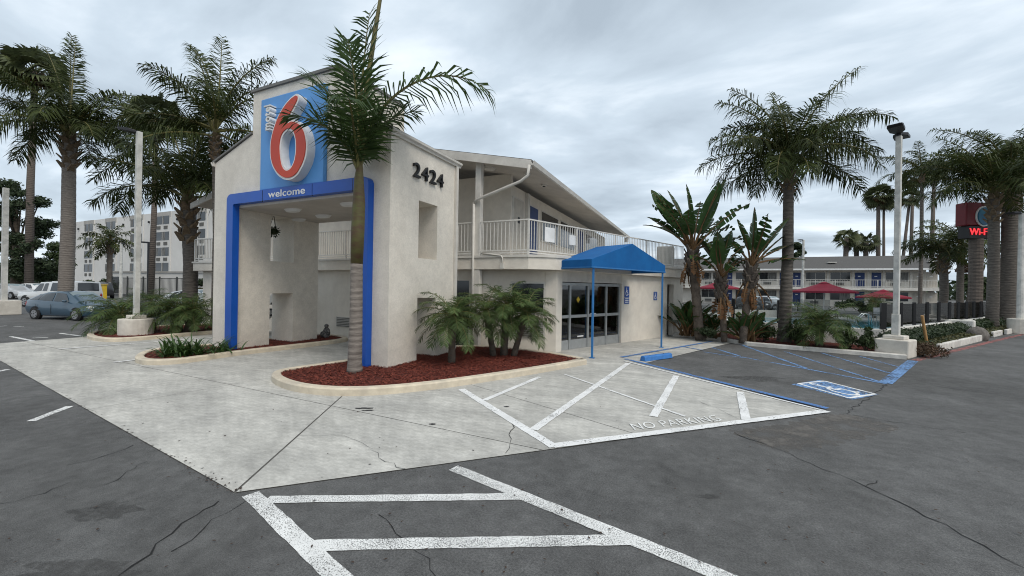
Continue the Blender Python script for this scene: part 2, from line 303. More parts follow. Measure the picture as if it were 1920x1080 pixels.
def clip(poly, P, D, keep=1):                                     # keep the side of line P + tD
    o = []; n = Vector((-D.y, D.x)); n = n*keep
    for i, a in enumerate(poly):
        b = poly[(i+1) % len(poly)]; da = (a.x-P.x)*n.x+(a.y-P.y)*n.y; db = (b.x-P.x)*n.x+(b.y-P.y)*n.y
        if da >= 0: o.append(a)
        if (da >= 0) != (db >= 0): o.append(a+(b-a)*(da/(da-db)))
    return o
V2 = lambda p: Vector((p[0], p[1]))

# ------------------------------------------------------------ ground, slabs, markings
ground = struct(MB().flat([(-900, -900), (900, -900), (900, 900), (-900, 900)], 0).build('asphalt_lot', 'asphalt'))
C1, C3, BB = V2(g(440, 925)), V2(g(1550, 772)), V2(g(1165, 672))
e1 = V2(g(130, 750)); dl = (e1-C1).normalized(); CL = C1+dl*((-18.3-C1.x)/dl.x)
LOB = V2(g(1041, 661))
apron_main = [CL, C1, C3, BB, Vector((LOB.x, LOB.y+.5)), Vector((-18.3, 11.2))]
E1, E2 = V2(g(1203, 683)), V2(g(1373, 643)); KS = V2(g(1262, 629)); LEND = V2(g(1279, 627))
apron_side = [Vector((LOB.x-.4, LOB.y+.5)), Vector((LOB.x, LOB.y+.5)), BB, E1, E2, KS, LEND+Vector((0, 1)), Vector((-3, 18))]
under = MB()
for p in (apron_main, apron_side): under.flat(p, 0.004 if p is apron_main else 0.0045)
apron = struct(under.build('concrete_apron', 'joint'))
def cutall(polys, px0, px1, gap):
    P, Q = V2(g(*px0)), V2(g(*px1)); D = (Q-P).normalized(); n = Vector((-D.y, D.x)); o = []
    for p in polys:
        for k in (1, -1):
            q = clip(p, P+n*k*gap/2, D, k)
            if len(q) > 2: o.append(q)
    return o
pl = cutall([apron_main], (440, 925), (640, 745), 0.022)
pl = cutall(pl, (860, 715), (1205, 819), 0.012)
pl = cutall(pl, (49, 642), (249, 684), 0.012)
pl = cutall(pl, (560, 700), (720, 672), 0.010)
for i, p in enumerate(pl): MB().flat(p, 0.010).build('slab', 'concrete', apron)
for i, p in enumerate(cutall([apron_side], (1190, 652), (1130, 640), 0.012)): MB().flat(p, 0.0105).build('slab', 'concrete', apron)
ZL = 0.016
def stripe(px0, px1, w, mt, par, z=ZL, world_=False):
    a, b = (V2(px0), V2(px1)) if world_ else (V2(g(*px0)), V2(g(*px1))); d = (b-a).normalized(); n = Vector((-d.y, d.x))*w/2; k = max(2, int((b-a).length/0.08)); L = []; Rr = []
    for i in range(k+1):
        p = a+(b-a)*i/k; j = rnd.uniform(-.0045, .0045); L.append(p+n*(1+j/w*2)); Rr.append(p-n*(1+rnd.uniform(-.0045, .0045)/w*2))
    MB().flat(L+Rr[::-1], z).build('painted_stripe', mt, par)
for a, b, w in [((470, 927), (652, 1100), .135), ((850, 878), (1400, 1100), .135), ((500, 938), (985, 932), .115), ((585, 1024), (1186, 1013), .125)]:
    stripe(a, b, w, 'white_line', ground, 0.005+rnd.random()*.003)
for i, (a, b, w) in enumerate([((865, 731), (1040, 840), .13), ((1036, 838), (1550, 772), .13), ((908, 752), (1012, 708), .1), ((1000, 808), (1178, 682), .12), ((1058, 703), (1285, 783), .055), ((1225, 783), (1268, 706), .12), ((1399, 790), (1388, 737), .12), ((1170, 678), (1546, 772), .06),
    ((108, 656), (398, 634), .09), ((213, 681), (262, 675), .09)]):
    stripe(a, b, w, 'white_line_concrete', apron, ZL+i*.0006)
stripe((58, 790), (131, 762), .1, 'faded_white', ground, .005); stripe((-30, 702), (15, 693), .1, 'faded_white', ground, .005)
for a, b in [((0, 612), (12, 611)), ((25, 613), (45, 612)), ((20, 631), (70, 641)), ((112, 625), (165, 632)), ((60, 634), (90, 633))]:
    stripe(a, b, .1, 'faded_white', ground, .005)
for i, (a, b, w, mt) in enumerate([((1172, 674), (1552, 768), .13, 'blue_line'), ((1165, 671), (1335, 641), .12, 'blue_line'), ((1280, 651), (1320, 658), .08, 'blue_line')]):
    stripe(a, b, w, mt, apron, ZL+.006+i*.0007)
for i, (a, b, w, mt) in enumerate([((1322, 648), (1388, 668), .1, 'faded_blue'), ((1320, 660), (1392, 671), .07, 'faded_blue'), ((1388, 669), (1662, 720), .09, 'faded_blue'), ((1383, 644), (1512, 691), .1, 'faded_blue'), ((1470, 659), (1648, 716), .08, 'faded_blue'), ((1540, 662), (1668, 700), .08, 'faded_blue'), ((1610, 668), (1690, 690), .07, 'faded_blue'), ((1660, 719), (1712, 677), .22, 'faded_blue')]):
    stripe(a, b, w, mt, ground, .005+i*.0008)
# the words and the wheelchair mark on the ground
vs, fs = text_mesh('NO PARKING', spacing=1.05); vs = fit(vs)
O_, U_ = g(1190, 809), g(1355, 791)-g(1190, 809); V_ = g(1180, 797)-g(1190, 809)
mapped([Vector((p.x, p.y, 0)) for p in vs], fs, O_+Vector((0, 0, ZL+.004)), U_, V_, Vector((0, 0, 0))).build('painted_words', 'faded_white', apron)
def isa(w=0.085):                                                 # wheelchair mark in a unit square
    S = []
    def st(pts, ww=w, z=0):
        b = MB(); pts = [Vector((p[0], p[1])) for p in pts]; L = []; Q = []
        for i, p in enumerate(pts):
            d = (pts[min(i+1, len(pts)-1)]-pts[max(i-1, 0)]).normalized(); n = Vector((-d.y, d.x))*ww/2; L.append(p+n); Q.append(p-n)
        for i in range(len(pts)-1): b.add([(*L[i], z), (*L[i+1], z), (*Q[i+1], z), (*Q[i], z)], [(0, 1, 2, 3)])
        S.append(b)
    st([(.40+.085*math.cos(a), .86+.085*math.sin(a)) for a in [k*math.pi/5 for k in range(11)]], .06)
    st([(.41, .76), (.44, .42)], w*1.2, .01); st([(.43, .60), (.64, .60)], w*.8, .02); st([(.44, .43), (.68, .43), (.78, .14), (.88, .18)], w, .03)
    st([(.5+.27*math.cos(a)-.05, .3+.27*math.sin(a)) for a in [R(110+k*24) for k in range(11)]], w*.9, .04)
    b = MB()
    for q in S: b.add(q.v, q.f)
    return b
q0, q1, q3 = g(1500, 719), g(1602, 747), g(1545, 713.5)
mk = isa()
pad = MB().add([g(1484, 721), g(1598, 750), g(1648, 740), g(1536, 713)], [(0, 1, 2, 3)]); [setattr(p, 'z', .0055) for p in pad.v]; pad.build('painted_panel', 'faded_blue', ground)
O2 = g(1592, 745); U2 = (g(1632, 739)-O2); V2v = g(1500, 720)-O2
mapped(mk.v, mk.f, O2+Vector((0, 0, .008)), U2, V2v, Vector((0, 0, .02))).build('painted_wheelchair', 'white_line_concrete', ground)
for a, b in [((1497, 720), (1592, 747)), ((1592, 747), (1641, 739.5)), ((1641, 739.5), (1546, 715)), ((1546, 715), (1497, 720))]: stripe(a, b, .06, 'white_line_concrete', ground, .0082+rnd.random()*.001)
# cracks and patches
def crack(pxs, w, par=ground, z=.0045, jit=.035):
    P = [V2(g(*p)) for p in pxs]; pts = []
    for a, b in zip(P[:-1], P[1:]):
        k = max(3, int((b-a).length/.12)); n = Vector((-(b-a).y, (b-a).x)).normalized()
        pts += [a+(b-a)*i/k+n*rnd.uniform(-jit, jit) for i in range(k)]
    pts.append(P[-1]); L = []; Q = []
    for i, p in enumerate(pts):
        d = (pts[min(i+1, len(pts)-1)]-pts[max(i-1, 0)]).normalized(); n = Vector((-d.y, d.x))*w*.36*rnd.uniform(.2, 1.3); L.append(p+n); Q.append(p-n)
    b = MB()
    for i in range(len(pts)-1): b.add([(*L[i], z), (*L[i+1], z), (*Q[i+1], z), (*Q[i], z)], [(0, 1, 2, 3)])
    b.build('crack', 'crack', par)
crack([(215, 1085), (300, 1020), (370, 965), (410, 940)], .018); crack([(330, 1035), (400, 975), (468, 935)], .012); crack([(0, 948), (80, 925), (130, 905)], .012)
crack([(125, 872), (195, 856), (250, 835)], .012); crack([(200, 910), (240, 885), (275, 866)], .01); crack([(0, 752), (50, 745), (90, 742)], .012, jit=.02)
crack([(712, 965), (745, 1000), (790, 1035), (820, 1085)], .014); crack([(1375, 812), (1500, 860), (1630, 915), (1770, 985), (1930, 1070)], .02); crack([(1628, 915), (1645, 900)], .012)
crack([(1585, 775), (1640, 740), (1680, 705)], .022); crack([(1600, 778), (1700, 795), (1810, 812)], .016); crack([(1700, 718), (1800, 730), (1920, 748)], .016, jit=.06)
crack([(962, 797), (958, 825), (948, 852)], .012, apron, ZL+.001); crack([(700, 845), (722, 868), (760, 882)], .009, apron, ZL+.001); crack([(1310, 680+75), (1340, 765), (1390, 790)], .008, apron, ZL+.001); crack([(560, 818), (640, 820), (700, 845)], .005, apron, ZL+.001)
def blob(pxc, rx, ry, mt, par, z, ang=0.4, k=26):
    c = V2(g(*pxc)); pts = []
    for i in range(k):
        a = 2*math.pi*i/k; r = rnd.uniform(.6, 1.15); p = Vector((math.cos(a)*rx*r, math.sin(a)*ry*r)); pts.append(c+Vector((p.x*math.cos(ang)-p.y*math.sin(ang), p.x*math.sin(ang)+p.y*math.cos(ang))))
    MB().flat(pts, z).build('stain', mt, par)
def smooth_pts(P):
    o = []
    for a, b in zip(P, P[1:]+P[:1]):
        k = 14; n = Vector((-(b-a).y, (b-a).x)).normalized()
        o += [a+(b-a)*i/k+n*rnd.uniform(-.06, .06) for i in range(k)]
    return o
pt = [V2(g(*p)) for p in [(1365, 808), (1470, 795), (1552, 776), (1600, 779), (1690, 800), (1640, 815), (1560, 835), (1470, 848)]]
paint_mat('old_patch', (0.135, 0.124, 0.112), wear=0.5, scale=3.5, grain=.3, soft=.16); MB().flat(smooth_pts(pt), .0035).build('asphalt_patch', 'old_patch', ground)
paint_mat('oil', (0.075, 0.073, 0.07), wear=0.62, scale=20, grain=.9, soft=.34); paint_mat('dirt', (0.3, 0.295, 0.28), wear=0.68, scale=14, grain=.6, soft=.22)
for p, a, b in [((195, 960), .3, .16), ((150, 1075), .4, .16), ((1415, 710), .7, .3), ((1330, 932), .12, .05)]: blob(p, a, b, 'oil', ground, .0042)
for p, a, b in [((683, 767), .16, .035), ((690, 771), .1, .03), ((811, 797), .05, .03), ((950, 764), .05, .03), ((905, 750), .03, .02)]: blob(p, a, b, 'stain', apron, .0145, .5)
# ragged asphalt lip and leaf litter along the slab edge
debris = MB()
for i in range(420):
    if i % 2: p = C1+(CL-C1)*rnd.random()**1.6+Vector((rnd.gauss(0, .03), rnd.gauss(0, .03)))
    else: p = V2(g(rnd.uniform(0, 1920), rnd.uniform(690, 1080)))
    s_ = rnd.uniform(.006, .02); a = rnd.uniform(0, 6.28); d = Vector((math.cos(a), math.sin(a)))*s_; n = Vector((-d.y, d.x))*.5
    debris.add([(*(p+d), .0165), (*(p+n), .018), (*(p-d), .0165), (*(p-n), .017)], [(0, 1, 2, 3)])
stuff(debris.build('litter', 'soil', ground))

# ------------------------------------------------------------ kerbed planting islands
def smooth_poly(pts, it=2):
    for _ in range(it):
        o = []
        for i, a in enumerate(pts):
            b = pts[(i+1) % len(pts)]; o += [a*.75+b*.25, a*.25+b*.75]
        pts = o
    return pts
def inset(poly, d):
    n = len(poly); A = sum(poly[i].x*poly[(i+1) % n].y-poly[(i+1) % n].x*poly[i].y for i in range(n)); s = 1 if A > 0 else -1; o = []
    for i in range(n):
        e0 = (poly[i]-poly[i-1]).normalized(); e1_ = (poly[(i+1) % n]-poly[i]).normalized(); t = (e0+e1_)
        t = t.normalized() if t.length > 1e-5 else e0; nn = Vector((-t.y, t.x))*s; c = max(.4, nn.dot(Vector((-e0.y, e0.x))*s)); o.append(poly[i]+nn*d/c)
    return o
def inpoly(p, poly):
    r = False; n = len(poly)
    for i in range(n):
        a, b = poly[i], poly[(i+1) % n]
        if (a.y > p.y) != (b.y > p.y) and p.x < (b.x-a.x)*(p.y-a.y)/(b.y-a.y)+a.x: r = not r
    return r
def island(name, outer, zt, chips, km='kerb', w=.16, zm=None):
    inner = inset(outer, w); n = len(outer); zm = zm or zt-.035
    r = bpy.data.objects.new(name, None); col.objects.link(r); struct(r); r.location = (*outer[0], 0)
    b = MB(); o1 = inset(outer, .025); i1 = inset(outer, w-.015)
    vs = [(*p, .0) for p in outer]+[(*p, zt-.025) for p in outer]+[(*p, zt) for p in o1]+[(*p, zt) for p in i1]+[(*p, zt-.015) for p in inner]+[(*p, 0) for p in inner]
    fs = []
    for k in range(5): fs += [(k*n+i, k*n+(i+1) % n, (k+1)*n+(i+1) % n, (k+1)*n+i) for i in range(n)]
    b.add(vs, fs).build('kerb', km, r, smooth=False)
    c = sum(inner, Vector((0, 0)))/n
    MB().flat(inner, zm).build('mulch_bed', 'mulch', r)
    if chips:
        ch = MB(); xs = [p.x for p in inner]; ys = [p.y for p in inner]; k = 0
        while k < chips:
            p = Vector((rnd.uniform(min(xs), max(xs)), rnd.uniform(min(ys), max(ys))))
            if not inpoly(p, inner): continue
            k += 1; L = rnd.uniform(.008, .03); a = rnd.uniform(0, 6.28); d = Vector((math.cos(a)*L, math.sin(a)*L, rnd.uniform(-.4, .4)*L)); q = Vector((-d.y, d.x, rnd.uniform(-.3, .3)*L))*rnd.uniform(.25, .5); P = Vector((*p, zm+rnd.uniform(.006, .03)))
            ch.add([P+d+q, P-d+q, P-d-q, P+d-q], [(0, 1, 2, 3)])
        stuff(ch.build('bark_chips', 'chip', r))
    return r
ZK = .14
ip = [(1100, 684), (1100, 684), (1096, 685), (1000, 703), (850, 727), (760, 738), (690, 743.5), (620, 744), (560, 738), (522, 727), (505, 714), (520, 705), (560, 698), (640, 686)]
io = [V2(g(u, v)) for u, v in ip]+[Vector((-6.85, 9.2)), Vector((-6.4, 10.3)), Vector((-5.4, 10.6)), V2(g(1030, 668)), V2(g(1092, 680))]
io = io[::-1]
io2 = smooth_poly(io, 2)
island('planting_island', io2, ZK, 26000)
ip = [(250, 678), (262, 685), (300, 686), (350, 682), (440, 668), (550, 655), (655, 642)]
io = [V2(g(u, v)) for u, v in ip]+[Vector((-11.0, 10.2)), Vector((-12.4, 10.2)), Vector((-12.5, 6.6))]+[V2(g(u, v)) for u, v in [(330, 655), (285, 663), (262, 669)]]
island('planting_island', smooth_poly(io[::-1], 2), .13, 5000)
ip = [(158, 632), (172, 640), (215, 643), (300, 636), (400, 626)]
io = [V2(g(u, v)) for u, v in ip]+[Vector((-14.9, 9.9)), Vector((-15.6, 10.4))]+[V2(g(u, v)) for u, v in [(400, 611), (330, 614), (240, 619), (190, 624)]]
island('planting_island', smooth_poly(io[::-1], 2), .13, 3500)
kp = [(1262, 631), (1300, 634), (1345, 639), (1400, 648), (1500, 657), (1600, 665), (1700, 674)]
io = [V2(g(u, v)) for u, v in kp]+[V2(g(1700, 655)), V2(g(1590, 645)), V2(g(1440, 632)), V2(g(1330, 622)), V2(g(1279, 621))]
island('planting_bed', io[::-1], .13, 6000, 'white_kerb')

# ------------------------------------------------------------ portico
YF, XR, XL, YB = 6.69, -5.98, -12.23, 9.28
IN_L, IN_R = -11.26, -6.98
ZE = 5.17; ZC = 3.87
por = thing('entrance_portico', 'cream stucco drive-through entrance portico with a raised tower front', 'portico', (-9.1, YF, 0))
TX0, TX1, ZT = onY(475.6, 174.6, YF).x, -7.5, 6.84
zs = onY(474, 252, YF).z
w1, w2 = 7.66, 8.4                                               # side openings
zwb, zwt, zlt = 2.52, 3.88-.0, hz(Vector((IN_L, w1, 0)), 501, 550)
for xa, xb in ((XL, IN_L), (IN_R, XR)):
    b = MB(); zt_ = ZC
    b.box(xa, xb, YF, w1, 0, ZC).box(xa, xb, w2, YB, 0, ZC).box(xa, xb, w1, w2, zlt, zwb)
    # slightly different heights keep the butt joints apart
    b.build('pier', 'stucco', por)
b = MB()                                                          # the head block above the opening
b.extr([(XL, YF, ZC+.001), (XR, YF, ZC+.001), (XR, YF, ZE), (TX1, YF, zs), (TX0, YF, zs), (XL, YF, ZE)], (0, YB-YF, 0))
b.build('head_block', 'stucco', por)
tow = MB().box(TX0, TX1, YF+.0, 8.9, zs+.001, ZT-.02); tow.build('tower', 'stucco', por)
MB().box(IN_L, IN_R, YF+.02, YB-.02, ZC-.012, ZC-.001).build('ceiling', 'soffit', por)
cp = MB(); th = .06
cp.box(TX0-.04, TX1+.04, YF-.05, 8.95, ZT-.02, ZT+.05); cp.build('coping', 'flashing', por)
rf = MB()
rf.extr([(XL-.07, YF-.04, ZE+.012), (TX0-.002, YF-.04, zs+.012), (TX0-.002, YF-.04, zs+.06), (XL-.07, YF-.04, ZE+.06)], (0, YB-YF+.1, 0)).build('roof', 'flashing', por)
rf = MB(); rf.extr([(XR+.07, YF-.04, ZE+.012), (TX1+.002, YF-.04, zs+.012), (TX1+.002, YF-.04, zs+.06), (XR+.07, YF-.04, ZE+.06)], (0, YB-YF+.1, 0)).build('roof', 'flashing', por)
# box gutters and downspout
for xg, s_ in ((XR, 1), (XL, -1)):
    b = MB(); pr = [(0.003, -.09), (.05, -.09), (.06, -.05), (.1, -.02), (.105, .03), (.09, .03), (.085, -.005), (.02, -.05), (0.003, .03)]
    b.extr([(xg+s_*x, YF-.06, ZE+z+.005) for x, z in pr], (0, YB-YF+.16, 0)); b.build('gutter', 'trim', por)
b = MB(); b.box(XR+.003, XR+.075, YB-.12, YB-.03, .2, ZE-.09); b.build('downspout', 'trim', por, bev=.006)
b = MB(); b.box(XL-.075, XL-.003, YF+.03, YF+.1, .2, ZE-.09); b.build('downspout', 'flashing', por, bev=.006)
for (u, v) in [(549, 396), (606, 407), (655, 385), (560, 414)]:
    p = ray(u, v); t = (ZC-.06-CH)/p.z; c = Vector((p.x*t, p.y*t, ZC-.012))
    if c.y > YB-.4: c.y = YB-.5
    b = MB(); n_ = 20; b.add([(c.x+.28*math.cos(6.283*i/n_), c.y+.16*math.sin(6.283*i/n_), ZC-.013) for i in range(n_)]+[(c.x+.22*math.cos(6.283*i/n_), c.y+.12*math.sin(6.283*i/n_), ZC-.075) for i in range(n_)], [(i, (i+1) % n_, n_+(i+1) % n_, n_+i) for i in range(n_)]+[tuple(range(n_, 2*n_))])
    b.build('ceiling_lamp', 'sign_white', por, smooth=False)
# blue arch frame lining the opening
AXL, AXR, AZT = onY(425, 380, YF-.17).x, onY(690, 380, YF-.17).x, 4.2
ar = thing('arch_frame', 'bright blue arch frame lining the portico opening, with the word welcome', 'frame', (-9.1, YF-.12, 0))
def archpoly(x0, x1, zt, r, n=6):
    o = [(x0, 0.0)]+[(x0+r-r*math.cos(math.pi/2*i/n), zt-r+r*math.sin(math.pi/2*i/n)) for i in range(n+1)]+[(x1-r+r*math.sin(math.pi/2*i/n), zt-r+r*math.cos(math.pi/2*i/n)) for i in range(n+1)]+[(x1, 0.0)]; return o
bw = .27
ou = archpoly(AXL, AXR, AZT, .16); inn = archpoly(AXL+bw, AXR-bw, AZT-.27, .05)
lp = ou+inn[::-1]; y0_, y1_ = YF-.17, YF-.003
b = MB(); n_ = len(ou)
for Y in (y0_,):
    b.add([(x, Y, z) for x, z in ou]+[(x, Y, z) for x, z in inn], [(i, i+1, n_+i+1, n_+i) for i in range(n_-1)])
b.add([(x, y0_, z) for x, z in ou]+[(x, y1_, z) for x, z in ou], [(i, i+1, n_+i+1, n_+i) for i in range(n_-1)])
b.add([(x, y0_, z) for x, z in inn]+[(x, y1_, z) for x, z in inn], [(i, i+1, n_+i+1, n_+i) for i in range(n_-1)])
b.build('arch', 'frame_blue', ar, bev=.02)
for u in (492, 585, 661):
    x = onY(u, 370, y0_).x; MB().box(x-.006, x+.006, y0_-.004, y0_+.01, AZT-.3, AZT-.01).build('seam', 'black', ar)
vs, fs = text_mesh('welcome', ext=.01, off=.012, spacing=1.02); vs = fit(vs)
pa, pb, pc_ = onY(503, 375, y0_), onY(572, 367, y0_), onY(503, 357.5, y0_)
mapped(vs, fs, (pa.x, y0_-.004, 3.98), Vector((pb.x-pa.x, 0, 0)), Vector((0, 0, .17)), Vector((0, .3, 0))).build('lettering', 'sign_white', ar)
# the sign with the numeral
sg = thing('facade_sign', 'blue panel sign with a huge red and white numeral 6 on the portico tower', 'sign', (-9.2, YF-.1, 4.3))
sx0, sx1 = onY(490, 250, YF-.1).x, onY(608, 250, YF-.1).x
MB().box(sx0, sx1, YF-.12, YF-.003, AZT+.01, 6.5).build('panel', 'sign_blue', sg, bev=.02)
def sp(x, y): return (390+x/5.4, 120+y/5.4)
YS = YF-.34
red = [(900, 322), (905, 345), (885, 400), (850, 465), (815, 535), (800, 595), (845, 582), (900, 597), (950, 650), (980, 740), (988, 840), (972, 950), (930, 1050), (880, 1120), (805, 1152), (735, 1128), (680, 1065), (645, 975), (635, 870), (642, 770), (668, 660), (705, 555), (755, 460), (815, 380), (865, 335)]
hole = [(820, 652), (780, 668), (742, 722), (724, 800), (722, 895), (734, 985), (752, 1045), (790, 1078), (830, 1066), (868, 1005), (888, 920), (894, 820), (882, 725), (855, 668)]
def onsign(lst):
    o = []
    for x, y in lst:
        p = onY(*sp(x, y), YS); o.append((p.x, p.z))
    return o
LR = [onsign(red), onsign(hole)]
vs, fs = outline_mesh(LR, .13, .045)
mapped(vs, fs, (0, YS+.14, 0), Vector((1, 0, 0)), Vector((0, 0, 1)), Vector((0, 1, 0))).build('numeral_case', 'sign_white', sg)
vs, fs = outline_mesh(LR, .012, -.004)
mapped(vs, fs, (0, YS+.002, 0), Vector((1, 0, 0)), Vector((0, 0, 1)), Vector((0, 1, 0))).build('numeral_face', 'six_red', sg)
vs, fs = text_mesh('motel', ext=.08, off=.014, spacing=1.05); vs = fit(vs)
pa = onY(*sp(592, 690), YF-.2); pb = onY(*sp(592, 440), YF-.2); wd = onY(*sp(660, 560), YF-.2).x-pa.x
mapped(vs, fs, (pa.x+wd, YF-.2, pa.z), Vector((0, 0, pb.z-pa.z)), Vector((-wd, 0, 0)), Vector((0, 1, 0))).build('lettering', 'sign_white', sg)
nm = thing('house_number', 'black raised numerals 2424 on the portico side wall', 'house number', (XR+.01, 8.1, 4.5))
n0, n1 = onX(776, 330, XR+.05), onX(832, 345, XR+.05)
for i, ch in enumerate('2424'):
    vs, fs = text_mesh(ch, ext=.03, off=.008); vs = fit(vs); wdt = (n1.y-n0.y)
    mapped(vs, fs, (XR+.035, n0.y+wdt*(i*.262), 4.37), Vector((0, wdt*.205, 0)), Vector((0, 0, .33)), Vector((1, 0, 0))).build('numeral', 'black', nm)
# hanging basket and small bundle
hb = thing('hanging_basket', 'dark hanging flower basket in the upper opening of the far portico pier', 'basket', (onX(513, 430, IN_L-.3).x, onX(513, 430, IN_L-.3).y, 3.0))
c = Vector(hb.location); c.z = onX(513, 434, IN_L-.3).z
b = MB().ico(c, .14, (1, 1, .75), 2)
for i in range(60):
    a = Vector((rnd.gauss(0, 1), rnd.gauss(0, 1), rnd.gauss(0, 1))).normalized()*.14; d = Vector((rnd.gauss(0, 1), rnd.gauss(0, 1), rnd.gauss(0, 1))).normalized()*.05; b.add([c+a*.9+d, c+a*1.5, c+a*.9-d], [(0, 1, 2)])
b.build('plant', 'leaf_dark', hb); b = MB()
for k in range(3): a = k*2.09; b.tube([c+Vector((.12*math.cos(a), .12*math.sin(a), .03)), c+Vector((0, 0, .5))], .006, 5)
b.build('hanger', 'black', hb)
c = g(608, 633, .1); bd = thing('garden_ornament', 'small dark mottled ornament on the kerb at the pier foot', 'ornament', c)
b = MB().ico(c+Vector((.1, 0, .17)), .17, (.7, .7, 1.15), 2).ico(c+Vector((-.1, .05, .1)), .12, (1, .8, .9), 2); mat('mottled', (.25, .24, .23), (.012, .012, .012), scale=12, rough=.8, bump=.6); b.build('body', 'mottled', bd, smooth=True)
MB().ico(c+Vector((.12, -.02, .4)), .07, (1, 1, 1), 2).build('head', 'mottled', bd, smooth=True)

# ------------------------------------------------------------ main motel building behind the portico
YW = 10.62; EVX, EVZ = -4.19, 5.3; EVL = -20.4; RX = -12.3; RZ = 7.1; YR = 10.34
YEND = onX(1178, 441, EVX).y
mot = thing('motel_building', 'two storey cream motel building with gabled roof and upper walkway behind the portico', 'building', (-12.3, YW, 0))
LD = (V2(g(1279, 627))-LOB).normalized(); LN = Vector((LD.y, -LD.x))      # lobby wall direction and outward normal
LE = LOB+LD*((V2(g(1279, 627))-LOB).length)
ZS0, ZS1 = 2.38, 2.72
FW0 = V2(g(899, 654))
# ground floor walls
MB().box(-20.2, -6.02, YW, YW+.2, 0, ZS0).build('wall', 'stucco_lobby', mot)
a_, b_ = Vector((-6.02, 10.62)), Vector((LOB.x-.3, LOB.y-.02)); dd = (b_-a_).normalized(); nn = Vector((-dd.y, dd.x))
MB().prism([a_, b_, b_+nn*.2, a_+nn*.2], .0, ZS0-.001).build('wall', 'stucco_lobby', mot)
# corner pillar
MB().prism([LOB+Vector((-.32, -.06)), LOB+Vector((0, 0))+LN*.02, LOB+LD*.25+LN*.02, LOB+LD*.25-LN*.3, LOB+Vector((-.32, .2))], 0, ZS0-.002).build('pillar', 'stucco_lobby', mot, bev=.01)
def along(u): # distance along the lobby wall at pixel column u
    p = online(u, LOB, LD); return (V2(p)-LOB).dot(LD)
sD0, sD1 = along(1044), along(1166)
sR0, sR1 = along(1251), along(1263); LL = (LE-LOB).length
def lob(s, n, z): p = LOB+LD*s+LN*n; return Vector((p.x, p.y, z))
def lbox(b, s0, s1, n0, n1, z0, z1):
    P = [lob(s0, n0, 0), lob(s1, n0, 0), lob(s1, n1, 0), lob(s0, n1, 0)]; return b.prism([V2(p) for p in P], z0, z1)
ZD = hz(Vector((*(LOB+LD*sD0), 0)), 1046, 529)
lbox(MB(), sD1, sR0, -.2, 0, 0, ZS0-.003).build('wall', 'stucco_lobby', mot, bev=.006)
lbox(MB(), sR1, LL, -.2, 0, 0, ZS0-.003).build('wall', 'stucco_lobby', mot, bev=.006)
lbox(MB(), sR0, sR1, -.2, 0, 2.1, ZS0-.003).build('wall', 'stucco_lobby', mot)
lbox(MB(), .25, sD1, -.2, -.02, ZD+.02, ZS0-.003).build('transom', 'trim', mot)
lbox(MB(), sR0+.002, sR1-.002, -.5, -.45, 0, 2.1).build('service_door', 'door_beige', mot)
lbox(MB(), LL-.2, LL, -3.2, -.2, 0, ZS0-.004).build('wall', 'stucco_lobby', mot)
# lobby room behind the glass
rm = MB(); lbox(rm, .3, sD1+2.5, -5.0, -4.9, 0, ZS0-.01); lbox(rm, .12, .22, -4.9, -.3, 0, ZS0-.01); lbox(rm, sD1+2.5, sD1+2.6, -5, -.2, 0, ZS0-.01); rm.build('room_wall', 'room_wall', mot)
lbox(MB(), .25, sD1+2.5, -4.9, -.22, .001+.012, .02).build('room_floor', 'carpet', mot)
# sliding glass storefront
sf = thing('glass_storefront', 'aluminium sliding glass lobby doors under the blue awning', 'storefront', lob(sD0, -.08, 0))
us = [1044, 1073, 1107, 1141, 1166]; ss = [along(u) for u in us]; ss[0] = .27; ss[-1] = sD1-.01
zm = hz(Vector((*(LOB+LD*ss[2]), 0)), 1107, 592); zk = .3
b = MB()
for i, s_ in enumerate(ss):
    lbox(b, s_-(.035 if i else 0), s_+(.035 if i < 4 else 0), -.15, -.06, 0, ZD)
lbox(b, ss[0]+.035, ss[-1]-.035, -.145, -.065, ZD-.09, ZD-.001); b.build('frame', 'aluminium', sf, bev=.006)
for i in range(4):
    a0, a1 = ss[i]+.036, ss[i+1]-.036
    lbox(MB(), a0, a1, -.13, -.08, zm-.045, zm+.045).build('rail', 'aluminium', sf, bev=.005)
    lbox(MB(), a0, a1, -.125, -.085, .01, zk).build('kick_panel', 'aluminium', sf, bev=.005)
    lbox(MB(), a0, a1, -.108, -.1, zk, zm-.046).build('pane', 'shop_glass', sf)
    lbox(MB(), a0, a1, -.108, -.1, zm+.046, ZD-.09).build('pane', 'shop_glass', sf)
s_ = along(1089); p = lob(s_, -.095, hz(Vector((*(LOB+LD*s_), 0)), 1089, 562)); d3 = Vector((LD.x, LD.y, 0)); b = MB(); b.add([p+d3*.09, p+Vector((0, 0, .1)), p-d3*.09, p-Vector((0, 0, .1))], [(0, 1, 2, 3)]); b.build('sticker', 'yellow', sf)
for s0_, z0_, hh in [(ss[2]+.15, 1.0, .08), (ss[2]-.5, .34, .06), (ss[0]+.3, 1.0, .06)]: lbox(MB(), s0_, s0_+.3, -.098, -.095, z0_+.02, z0_+hh).build('sticker', 'sign_white', sf)
